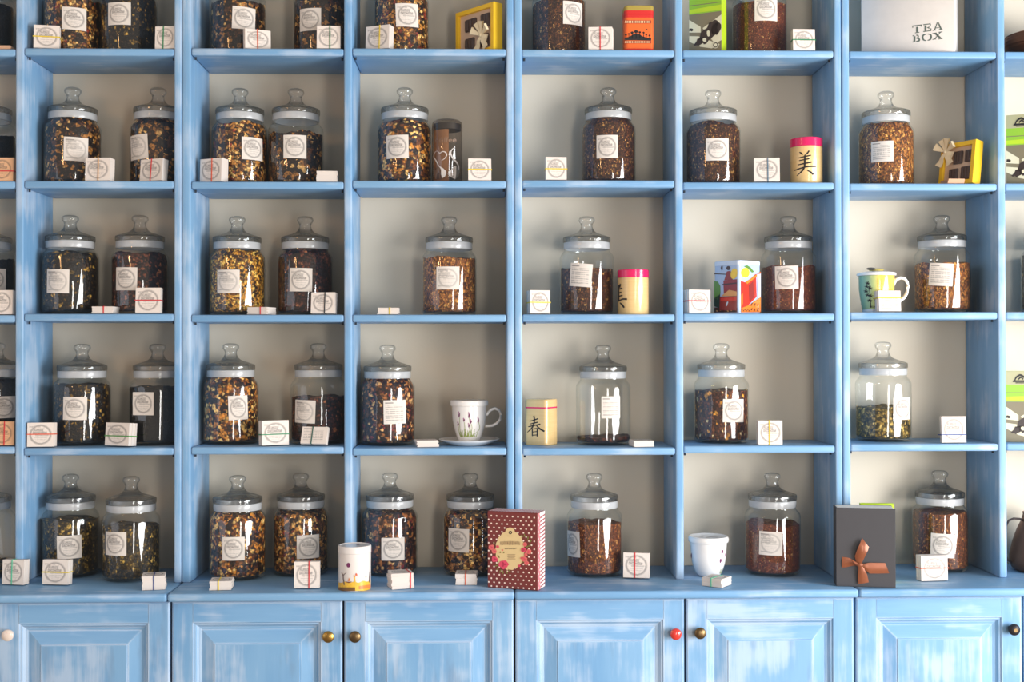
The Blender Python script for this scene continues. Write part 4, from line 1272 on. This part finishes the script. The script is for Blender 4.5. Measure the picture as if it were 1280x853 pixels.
poly(mb, [(420, 378), (480, 398), (592, 296), (600, 560), (505, 655), (420, 715)], RED, G[2]); poly(mb, [(470, 392), (644, 272), (644, 292), (490, 415)], ORA, G[3]); poly(mb, [(505, 430), (560, 380), (575, 560), (515, 620)], RED2, G[3])
poly(mb, [(602, 300), (644, 290), (644, 560), (612, 580)], LAV, G[3]); poly(mb, [(420, 540), (440, 520), (440, 640), (420, 680)], ORA, G[3])
poly(mb, [(420, 690), (510, 655), (644, 560), (644, 735), (420, 738)], ORA, G[4])
for k in range(16): blob(mb, 530 + (k * 37) % 108, 610 + (k * 53) % 110, 9, 6, BRN, G[5], 8, .2, k)
for k in range(6): blob(mb, 430 + k * 16, 705 + (k % 2) * 14, 9, 6, BRN, G[5], 8, .2, k)
mb.build('printed_picture', root, smooth=0, label='print of a red coffee mill, lemon and beans')
mb = MB(); tin_rows(mb, ol, [(zl + .0003, -.0005), (h - .002, -.0005), (h - .0004, .0008), (h, .003)], [LIDW] * 3); mb.build('tin_lid', root)

# --- green-yellow mug with bamboo
def mug_mat():
    t = NT('green_to_yellow_glaze'); x = t.sep(t.obj(False))[0]
    n = t.noise(t.obj(), 30, 2)
    f = t.m('ADD', t.step(x, -.046, .012), t.m('MULTIPLY', t.m('SUBTRACT', n, .5), .06))
    c = t.ramp(f, [(0, srgb(140, 178, 150)), (.45, srgb(196, 206, 132)), (.8, srgb(242, 206, 96)), (1, srgb(246, 204, 92))])
    return t.end(t.bsdf(c, .15, spec=.5, coat=.5))


def cup_handle(mb, root, pts, rad, mat, fs): mb.tube([fs(*q) for q in pts], rad, mat, 10)


p = seat(1095.7, 390, 'C', 6, .075)
root = thing('lidded_mug', 'green and yellow lidded mug with bamboo print, third shelf, sixth column', 'mug', p)
m_ = mpp(.075); h = P(1095.7, 341.5, .075).z - p.z
pr = [(.0335, .0), (.0350, .003), (.0355, .008), (.0385, .022), (.0415, .040), (.0440, .060), (.0448, h - .010), (.0445, h - .008)]
mb = MB(); mb.lathe([(0, 0)] + pr[:3], M_WHITE, 48); mb.lathe(pr[2:] + [(.041, h - .009), (.036, .02), (0, .012)], mug_mat(), 48)
mb.build('mug_body', root, smooth=50)
mb = MB(); mb.lathe([(0, h - .0075), (.0485, h - .0075), (.0492, h - .006), (.0492, h - .002), (.047, h + .0005), (.030, h + .004), (0, h + .006)], M_WHITE, 48); mb.build('mug_lid', root, label='white lid')
mb = MB(); mb.lathe([(0, h + .0055), (.017, h + .0050), (.019, h + .008), (.012, h + .0115), (0, h + .012)], plain('yellow_glaze', (206, 190, 110), .2), 28)
blob(mb, -.012, 0, .012, .0035, M_BLACK, lambda u, v: (u - .008, -.019 + abs(u + .012) * .1, h + .0095 + v)); mb.build('lid_knob', root)
fs = pxface(root, (0, 0, 0), (0, -1, 0), 0, (1060, 330, 12.19)); mb = MB()
cup_handle(mb, root, [(690, 330), (705, 285), (740, 238), (800, 214), (862, 228), (902, 280), (912, 355), (896, 440), (855, 515), (800, 560), (690, 590)], .0042, M_WHITE, fs); mb.build('handle', root, smooth=60, label='white handle')
fs = pxround(root, interp(pr), .0006, (1060, 330, 12.19)); mb = MB()
stroke(mb, [(350, 670), (345, 590), (338, 500), (328, 400), (322, 330)], [7, 5, 4, 4, 3], M_BLACK, fs); stroke(mb, [(420, 670), (432, 560), (438, 450)], [6, 5, 3], M_BLACK, fs)
for x, y in ((288, 352), (336, 372), (300, 480), (345, 492), (275, 420), (300, 300), (436, 470), (420, 540), (330, 560)):
    for a, l in ((10, 44), (165, 40), (70, 40), (220, 36), (-35, 40), (115, 30)):
        a = math.radians(a); stroke(mb, [(x, y), (x + l * .5 * math.cos(a), y - l * .5 * math.sin(a)), (x + l * math.cos(a), y - l * math.sin(a))], [4, 6, .8], M_BLACK, fs)
blob(mb, 375, 655, 50, 12, plain('moss_print', (98, 104, 60), .4), fs, 12, .2)
OP = plain('amber_print', (222, 164, 60), .3)
for x in (452, 505):
    for k in range(6): stroke(mb, [(x - 9, 232 + k * 22), (x + 9, 236 + k * 22)], 4, OP, fs)
mb.build('bamboo_print', root, smooth=0, label='black bamboo drawing')

# --- white cup with lavender, on its saucer
p = seat(586.5, 552, 'D', 3, .095)
sau = thing('saucer', 'white saucer under the lavender cup, fourth shelf, third column', 'saucer', p)
mb = MB(); mb.lathe([(0, .002), (.040, .002), (.043, 0), (.047, 0), (.050, .003), (.066, .008), (.077, .0135), (.0785, .0150), (.077, .0158), (.064, .0105), (.048, .0060), (.030, .0052), (0, .0052)], M_WHITE, 56); mb.build('saucer_dish', sau, smooth=50)
p2 = p + Vector((0, 0, .0055))
root = thing('lidded_cup', 'white lidded cup with lavender sprigs standing on saucer, third column', 'cup', p2)
h = P(586.5, 501, .095 - .04).z - p2.z; zr = P(586.5, 508.5, .095 - .045).z - p2.z
pr = [(.0215, 0), (.0250, .001), (.0270, .005), (.0315, .016), (.0362, .030), (.0402, .046), (.0428, .062), (.0440, zr)]
mb = MB(); mb.lathe([(0, .001)] + pr + [(.041, zr), (.036, .040), (.02, .008), (0, .006)], M_WHITE, 52); mb.build('cup_body', root, smooth=50)
mb = MB(); mb.lathe([(0, zr + .0004), (.0475, zr + .0004), (.0488, zr + .003), (.0488, h - .005), (.0475, h - .001), (.044, h), (.038, h - .001), (0, h - .001)], M_WHITE, 52); mb.build('cup_lid', root)
fs = pxface(root, (0, 0, 0), (0, -1, 0), 0, (540, 490, 7.11)); mb = MB()
cup_handle(mb, root, [(484, 208), (500, 184), (522, 160), (558, 148), (594, 162), (612, 204), (602, 250), (572, 284), (530, 302), (474, 304)], .0037, M_WHITE, fs); mb.build('handle', root, smooth=60)
fs = pxround(root, interp(pr), .0006, (540, 490, 7.11)); mb = MB()
PUR, PUR2, GRN = plain('plum_print', (116, 44, 90), .3), plain('lilac_print', (176, 110, 150), .3), plain('sage_print', (146, 158, 88), .3)
for x, y, l in ((243, 208, 36), (234, 290, 26), (285, 254, 22), (330, 214, 36), (346, 268, 28), (328, 302, 26), (411, 254, 34)):
    stroke(mb, [(x + 2, y + 15), (x + 8, 330 + (x % 5) * 6), (300 + (x - 320) * .45, 400)], [1.6, 1.8, 2], GRN, fs)
    blob(mb, x, y, 6.5, l * .62, PUR, fs, 10, .2, .12); blob(mb, x - 4, y - l * .7, 4.5, l * .3, PUR2, fs, 8, .2)
for k in range(22): x = 258 + (k * 47) % 132; stroke(mb, [(x, 402), (x + (k % 5 - 2) * 9, 362 - (k * 31) % 36)], [3, 1], GRN, fs)
mb.build('lavender_print', root, smooth=0, label='purple lavender sprigs')

# --- round white tin with a tree picture on the counter
cx = 443.3; yf = PZ(cx, 740, ZC).y; r = 20.5 * mpp(yf + .03); Y = yf + r
p = P(cx, 740, Y); p = Vector((p.x, Y, ZC + .0004))
root = thing('tea_tin', 'round white tin with autumn trees on countertop in front of post', 'tin', p)
h = P(cx, 688, yf).z - p.z; zl = P(cx, 693.5, yf).z - p.z; h = zl + .0165
M_WT = plain('white_enamel', (230, 222, 216), .25, coat=.3, var=.03)
mb = MB(); mb.lathe([(0, 0), (r - .001, 0), (r - .0004, .001), (r - .0004, zl - .0004), (0, zl - .0004)], M_WT, 48); mb.build('tin_body', root)
mb = MB(); mb.lathe([(0, zl), (r + .0003, zl), (r + .0003, h - .002), (r - .001, h), (r - .004, h + .0003), (r - .0055, h - .0012), (0, h - .0012)], M_WT, 48)
blob(mb, .008, .004, .004, .003, PUR, lambda u, v: (u, v, h - .0007)); mb.build('tin_lid', root)
fs = pxround(root, lambda z: r - .0004, .0005, (400, 670, 11.375)); fs2 = pxround(root, lambda z: r - .0004, .0009, (400, 670, 11.375)); mb = MB()
GY, GO, GB, TB = plain('ochre_print', (232, 182, 60), .3, var=.25, scale=160), plain('orange_print', (226, 128, 60), .3, var=.2), plain('umber_print', (120, 84, 44), .3, var=.3), plain('taupe_tree', (112, 92, 88), .3)
xs_ = [266 + k * 18 for k in range(26)]
tops = [662 + 10 * math.sin(k * .9) - (24 if k > 15 else 0) * ((k - 15) / 10) for k in range(26)]
mb.grid([[fs(x, t) for x, t in zip(xs_, tops)], [fs(x, 745) for x in xs_], [fs(x, 785) for x in xs_]], GY)
mb.grid([[fs2(x, 735) for x in xs_[:14]], [fs2(x, 770) for x in xs_[:14]], [fs2(x, 786) for x in xs_[:14]]], GB)
mb.grid([[fs2(x, 712 - (x - 590) * .15) for x in xs_[16:]], [fs2(x, 760 - (x - 590) * .1) for x in xs_[16:]]], GO)
blob(mb, 405, 420, 27, 34, PUR, fs)
stroke(mb, [(348, 700), (335, 620), (330, 565), (310, 525)], [8, 7, 6, 3], TB, fs2); stroke(mb, [(332, 570), (352, 545), (378, 528)], [5, 4, 2], TB, fs2)
stroke(mb, [(505, 705), (498, 640), (490, 580), (478, 556)], [9, 8, 6, 3], GY, fs2); stroke(mb, [(492, 590), (512, 560), (524, 545)], [5, 5, 3], GO, fs2); blob(mb, 516, 552, 14, 18, M_RED, fs2, 10, .2); stroke(mb, [(516, 560), (545, 578)], [5, 2], M_RED, fs2)
stroke(mb, [(368, 655), (410, 664), (452, 655)], [3, 9, 3], plain('boat_print', (130, 70, 46), .3), fs2); poly(mb, [(398, 645), (416, 596), (430, 645)], GO, fs2)
stroke(mb, [(700, 665), (703, 590), (705, 510)], [8, 7, 3], TB, fs2); stroke(mb, [(640, 590), (672, 572)], [3, 1.5], GO, fs2)
mb.build('printed_scene', root, smooth=0, label='print of bare trees on golden ground')

# --- polka-dot box with floral label
rz = math.radians(-20.8)
c = PZ(672.2, 739.2, ZC); c.z = ZC + .0004; w, h, d = .127, .186, .056
h = P(672, 642, c.y).z - c.z
root = thing('polka_dot_box', 'maroon polka-dot box with cream floral label, countertop, middle', 'box', corner_loc(c, w, rz), (0, 0, rz))
MAR, PNK, DOT, CRM = plain('maroon_card', (118, 46, 42), .5), plain('rose_stripe', (226, 130, 136), .5), plain('cream_dot', (246, 226, 210), .5), plain('cream_label', (224, 196, 142), .5)
STW, STR = plain('stripe_white', (248, 232, 228), .5), plain('stripe_maroon', (150, 62, 66), .5)
mb = MB(); mb.box((-w / 2, 0, 0), (w / 2, d, h), MAR, .001, 1); mb.build('carton', root, smooth=0); mb = MB()
f0 = lambda u, v: (u, -.0003, v)
k = 0; y_ = .004
while y_ < h - .003:
    x_ = -w / 2 + (.0030 if k % 2 else .0098)
    while x_ < w / 2 - .002:
        blob(mb, x_, y_, .0021, .0021, DOT, f0, 9); x_ += .0136
    y_ += .0094; k += 1
sf = lambda u, v: (w / 2 + .0003, u, v); sg = lambda u, v: (w / 2 + .0006, u, v)
poly(mb, [(.001, .001), (d - .001, .001), (d - .001, h - .001), (.001, h - .001)], STW, sf)
poly(mb, [(.001, .001), (.018, .001), (.018, h - .001), (.001, h - .001)], PNK, sg)
for k in range(22): blob(mb, .005 + .008 * (k % 2), .006 + k * .0083, .002, .0026, DOT, lambda u, v: (w / 2 + .0009, u, v), 8)
n = 19
for k in range(n):
    z0 = .004 + k * (h - .010) / n; poly(mb, [(.019, z0), (d - .001, z0 + .004), (d - .001, z0 + .0075), (.019, z0 + .0035)], STR, sg)
tg = lambda u, v: (u, v, h + .0003)
poly(mb, [(-w / 2 + .001, .001), (w / 2 - .001, .001), (w / 2 - .001, d - .001), (-w / 2 + .001, d - .001)], PNK, tg)
for k in range(18): x0 = -w / 2 + .003 + k * .0071; poly(mb, [(x0, .001), (x0 + .0035, .001), (x0 + .0065, d - .001), (x0 + .003, d - .001)], STW, lambda u, v: (u, v, h + .0006))
mb.build('polka_dot_print', root, smooth=0); mb = MB()
Zb = (610, 655, 12.19); S = [pxface(root, (0, 0, 0), (0, -1, 0), .0006 + .0003 * k, Zb) for k in range(6)]
pts = []
for k in range(64):
    a = 2 * PI * k / 64; q = 1 + .022 * math.cos(a * 18)
    x, y = 335 + 222 * q * math.cos(a), 405 + 300 * q * math.sin(a)
    pts.append((x, y))
poly(mb, pts, CRM, S[0]); blob(mb, 338, 120, 72, 62, CRM, S[1], 18)
mb.build('cream_label', root, smooth=0, label='cream scalloped oval label'); mb = MB()
INK = plain('sepia_ink', (96, 78, 62), .5); INK2 = plain('pale_sepia_ink', (160, 132, 98), .5)
blob(mb, 343, 135, 26, 26, M_BLACK, S[2], 16); blob(mb, 343, 135, 13, 13, CRM, S[3], 12); blob(mb, 346, 130, 6, 7, M_BLACK, S[4], 8)
poly(mb, [(300, 184), (382, 184), (382, 190), (300, 190)], INK2, S[2])
x_ = 190
random.seed(11)
for k in range(12):
    ww = random.choice((17, 20, 22)); hh = (272 - 4 * math.sin(PI * k / 11) * 2, 322)
    stroke(mb, [(x_ + 3, hh[0]), (x_ + 3, hh[1])], 3.4, INK2, S[2]); stroke(mb, [(x_ + ww - 5, hh[0]), (x_ + ww - 5, hh[1])], 2.2, INK2, S[2])
    stroke(mb, [(x_ + 3, hh[k % 2] if k % 3 else 298), (x_ + ww - 5, hh[(k + 1) % 2] if k % 4 == 0 else hh[k % 2] if k % 3 else 298)], 2.4, INK2, S[2]); x_ += ww + 5.2
stroke(mb, [(258 + 9 * k, 378 + 9 * math.sin(k * 1.9)) for k in range(21)], 2.6, INK, S[2])
for k, (a, b) in enumerate(((300, 420), (305, 412), (298, 420), (310, 405), (296, 422))): poly(mb, [(a, 466 + k * 17), (b, 466 + k * 17), (b, 473 + k * 17), (a, 473 + k * 17)], INK2, S[2])
ROSE, ROSE2, OLV, CORAL = plain('rose_print', (222, 74, 100), .5, var=.2, scale=300), plain('deep_rose_print', (186, 50, 78), .5), plain('olive_leaf_print', (122, 118, 56), .5, var=.2), plain('coral_print', (226, 112, 104), .5, var=.2, scale=300)
for x, y, a in ((150, 690, 40), (190, 725, 70), (230, 740, 95), (290, 742, 110), (330, 715, 130), (130, 640, 20), (165, 500, 120), (95, 300, 80), (610, 220, 80), (560, 180, 110), (640, 330, 60), (600, 350, 30), (540, 580, 20), (520, 190, 140), (650, 270, 45)):
    a = math.radians(a); stroke(mb, [(x - 26 * math.cos(a), y + 26 * math.sin(a)), (x, y), (x + 30 * math.cos(a), y - 30 * math.sin(a))], [3, 11, 2], OLV, S[2])
for x, y, r, m2 in ((245, 620, 72, ROSE), (105, 540, 48, ROSE), (58, 360, 44, CORAL), (100, 420, 40, CORAL), (150, 350, 26, CORAL), (565, 315, 34, CORAL), (545, 400, 40, ROSE), (625, 425, 42, CORAL), (580, 470, 28, CORAL), (560, 540, 42, CORAL), (520, 525, 24, CORAL), (590, 595, 36, CORAL), (480, 640, 20, ROSE)):
    blob(mb, x, y, r, r * .95, m2, S[3], 16, .14)
    for q in range(3): blob(mb, x + r * .3 * math.cos(q * 2.1), y + r * .3 * math.sin(q * 2.1), r * .34, r * .2, ROSE2 if m2 is ROSE else ROSE, S[4], 9, .1, q * 2.1)
for x, y, m2 in ((190, 435, OLV), (225, 402, CORAL), (243, 438, OLV)): blob(mb, x, y, 11, 13, m2, S[3], 9)
mb.build('floral_print', root, smooth=0, label='pink roses, leaves and sepia lettering')

# --- white handleless cup with lid
cx = 885.7; yf = PZ(cx, 722.5, ZC).y; Y = yf + .026
p = P(cx, 715, Y); p = Vector((p.x, Y, ZC + .0004))
root = thing('lidded_cup', 'white lidded cup without handle on countertop, fifth column', 'cup', p)
rm = 23.3 * mpp(Y); zr = P(cx, 681, Y - rm).z - p.z
pr = [(.024, 0), (.0275, .001), (.0325, .008), (.0375, .020), (.0415, .034), (.0440, .050), (.0450, .066), (rm - .0006, zr)]
mb = MB(); mb.lathe([(0, .001)] + pr + [(.042, zr), (.03, .03), (0, .01)], M_WHITE, 52); mb.build('cup_body', root, smooth=50)
rl = 25.3 * mpp(Y)
mb = MB(); mb.lathe([(0, zr + .0008), (rm - .004, zr + .0008), (rm - .004, zr + .0002), (rl - .003, zr - .0012), (rl - .0006, zr + .0010), (rl, zr + .006), (rl - .0008, zr + .011), (rl - .0035, zr + .0142), (rl - .007, zr + .0135), (rl - .010, zr + .0115), (0, zr + .0115)], M_WHITE, 52)
zt = zr + .0119
for x, y, a in ((-.016, .006, .2), (-.004, -.01, .7), (.006, .004, -.3), (.016, -.006, .4), (.02, .012, .2), (-.01, .018, .5)):
    blob(mb, x, y, .007, .0022, plain('grey_flower_print', (130, 124, 132), .3), lambda u, v: (u, v, zt), 10, .2, a)
mb.build('cup_lid', root, smooth=50)
fs = pxround(root, interp(pr), .0006, (850, 655, 9.478)); mb = MB()
for x, y in ((500, 332), (480, 440)): blob(mb, x, y, 10, 26, PUR, fs, 10, .15, .15)
blob(mb, 537, 370, 5, 20, PUR2, fs, 8); blob(mb, 137, 380, 6, 32, PUR, fs, 8)
for k in range(5): stroke(mb, [(470 + k * 8, 590), (480 + k * 9, 520 + (k % 2) * 20)], [2.4, 1], GRN, fs)
mb.build('lavender_print', root, smooth=0)

# --- dark book with a copper ribbon, lime notebook behind it
rz = math.radians(-10.5); c = PZ(1119.8, 735.6, ZC); c.z = ZC + .0004
w = .1385; d = .062; h = P(1119.8, 636.3, c.y).z - c.z
M_PAGE = plain('cream_pages', (244, 238, 228), .7)
COV, PAG, COPR = plain('charcoal_cloth', (60, 58, 61), .6, var=.05), edge_mat('page_edges', (246, 240, 230)), plain('copper_satin', (138, 78, 50), .3, .25, var=.12, scale=60)
root = thing('book', 'charcoal book with copper ribbon bow standing on countertop', 'book', corner_loc(c, w, rz), (0, 0, rz))
mb = MB(); b = .0035
mb.box((-w / 2, 0, 0), (w / 2, b, h), COV, .0008, 1); mb.box((-w / 2, d - b, 0), (w / 2, d, h), COV, .0008, 1); mb.box((-w / 2, .0008, .0002), (-w / 2 + b, d - .0008, h - .0004), COV, .0008, 1)
mb.build('book_cover', root, smooth=0)
mb = MB(); mb.box((-w / 2 + b + .0002, b + .0002, .002), (w / 2 - .003, d - b - .0002, h - .0004), M_PAGE, 0); mb.build('page_block', root, smooth=0)
S = [pxface(root, (0, 0, 0), (0, -1, 0), .0006 + .0012 * k, (1030, 615, 6.563)) for k in range(5)]; mb = MB()
strip(mb, [(148, 535, 146, 622, 0), (180, 537, 180, 620, .001), (214, 545, 214, 612, .001), (250, 580, 246, 604, .003), (275, 590, 272, 606, .003)], COPR, S[0])
strip(mb, [(310, 378, 366, 452, .004), (290, 420, 352, 482, .009), (268, 470, 335, 520, .009), (250, 525, 318, 560, .005), (262, 580, 305, 592, .003)], COPR, S[1])
strip(mb, [(222, 548, 232, 566, .006), (250, 566, 240, 588, .007), (285, 588, 272, 606, .006)], COPR, S[2])
strip(mb, [(300, 584, 304, 612, .004), (330, 586, 338, 640, .006), (370, 580, 372, 668, .004), (440, 582, 448, 670, .002), (500, 584, 534, 668, .001)], COPR, S[1])
strip(mb, [(282, 600, 312, 596, .005), (278, 640, 332, 640, .006), (274, 690, 352, 680, .004), (276, 756, 366, 742, .002)], COPR, S[1])
strip(mb, [(268, 586, 270, 612, .007), (288, 578, 292, 616, .010), (310, 584, 312, 610, .007)], COPR, S[2])
mb.build('ribbon_bow', root, smooth=60, label='copper satin ribbon bow')
nb = P(1097, 630, c.y + .085); n_h = P(1097, 630.2, c.y + .085).z - ZC
root = thing('notebook', 'lime green notebook just visible behind the charcoal book', 'notebook', (nb.x, c.y + .085, ZC + .0004), (0, 0, math.radians(-8)))
mb = MB(); mb.box((-.042, 0, 0), (.040, .003, n_h), C_LIME, .0006, 1); mb.box((-.042, .012, 0), (.040, .015, n_h), C_LIME, .0006, 1); mb.box((-.042, .0005, .0002), (-.0395, .0145, n_h - .0003), C_LIME, .0006, 1); mb.build('notebook_cover', root, smooth=0)
mb = MB(); mb.box((-.0392, .0032, .002), (.038, .0118, n_h - .002), M_PAGE, 0); mb.build('page_block', root, smooth=0)

# --- copper jug at the right edge of the counter
M_JUG = plain('brushed_copper', (112, 72, 52), .38, .7, var=.2, scale=14); M_JD = plain('dark_iron_handle', (52, 42, 44), .45, .4)
Y = .090; p = P(1302, 716, Y); p = Vector((p.x, Y, ZC + .0004)); k = mpp(Y)
root = thing('copper_jug', 'brown copper jug with thin dark handle at right end of countertop', 'jug', p)
pr = [(30 * k, 0), (35 * k, .006), (38.5 * k, .022), (38 * k, .040), (34 * k, .075), (29 * k, .105), (24 * k, .128), (21.5 * k, .145), (22.5 * k, .150)]
mb = MB(); mb.lathe([(0, 0)] + pr + [(20.5 * k, .149), (20 * k, .14), (30 * k, .07), (0, .01)], M_JUG, 48); mb.build('jug_body', root, smooth=50)
fs = pxface(root, (0, 0, 0), (0, -1, 0), 0); mb = MB()
mb.tube([fs(*q) for q in ((1281, 652), (1275, 649), (1267, 648.5), (1261, 651), (1258, 657), (1257.2, 668), (1256.8, 682), (1257, 694), (1259, 700), (1265, 703.5))], .0028, M_JD, 10); mb.build('handle', root, smooth=60, label='thin dark handle')

#@END@
# ------------------------------------------------------------------ light
w = bpy.data.worlds.new('room'); bpy.context.scene.world = w; w.use_nodes = True
bg = w.node_tree.nodes['Background']; bg.inputs[0].default_value = (1.0, .91, .82, 1); bg.inputs[1].default_value = .47


def area(name, loc, target, sx, sz, power, color):
    d = bpy.data.lights.new(name, 'AREA'); d.shape = 'RECTANGLE'; d.size = sx; d.size_y = sz; d.energy = power; d.color = color
    o = bpy.data.objects.new(name, d); col.objects.link(o); o.location = loc
    o.rotation_euler = (Vector(target) - Vector(loc)).to_track_quat('-Z', 'Z').to_euler(); return o


area('window_light_right', (3.15, -2.35, ZE - .25), (0.2, .1, ZE - .25), 1.65, 2.3, 236, (.96, .98, 1.0))
area('window_light_front', (1.05, -3.9, ZE - .30), (.3, .1, ZE - .25), .45, 1.8, 38, (1.0, .97, .93))
area('cool_fill_left', (-3.3, -1.9, ZE - .1), (0, 0, ZE - .1), 1.5, 2.0, 13, (.80, .86, 1.0))  # unseen area light, added for the cool reflections on the jars' left sides
area('warm_lamp_strip', (-2.25, -2.75, ZE + 1.05), (-.5, .1, ZE + .5), .13, .75, 6, (1.0, .55, .22))
d = bpy.data.lights.new('warm_lamp', 'POINT'); d.energy = 7; d.color = (1.0, .58, .26); d.shadow_soft_size = .06
o = bpy.data.objects.new('warm_lamp', d); col.objects.link(o); o.location = (-1.9, -1.7, ZE + .75)

sc = bpy.context.scene
sc.view_settings.view_transform = 'Standard'
sc.view_settings.look = 'None'
sc.view_settings.exposure = -0.10
sc.view_settings.use_curve_mapping = True
cm = sc.view_settings.curve_mapping
cm.curves[3].points[0].location = (0, .007)
cm.update()
sc.cycles.caustics_refractive = False; sc.cycles.caustics_reflective = False
sc.cycles.max_bounces = 10; sc.cycles.transparent_max_bounces = 24; sc.cycles.transmission_bounces = 8
sc.cycles.sample_clamp_indirect = 6
sc.cycles.use_denoising = True
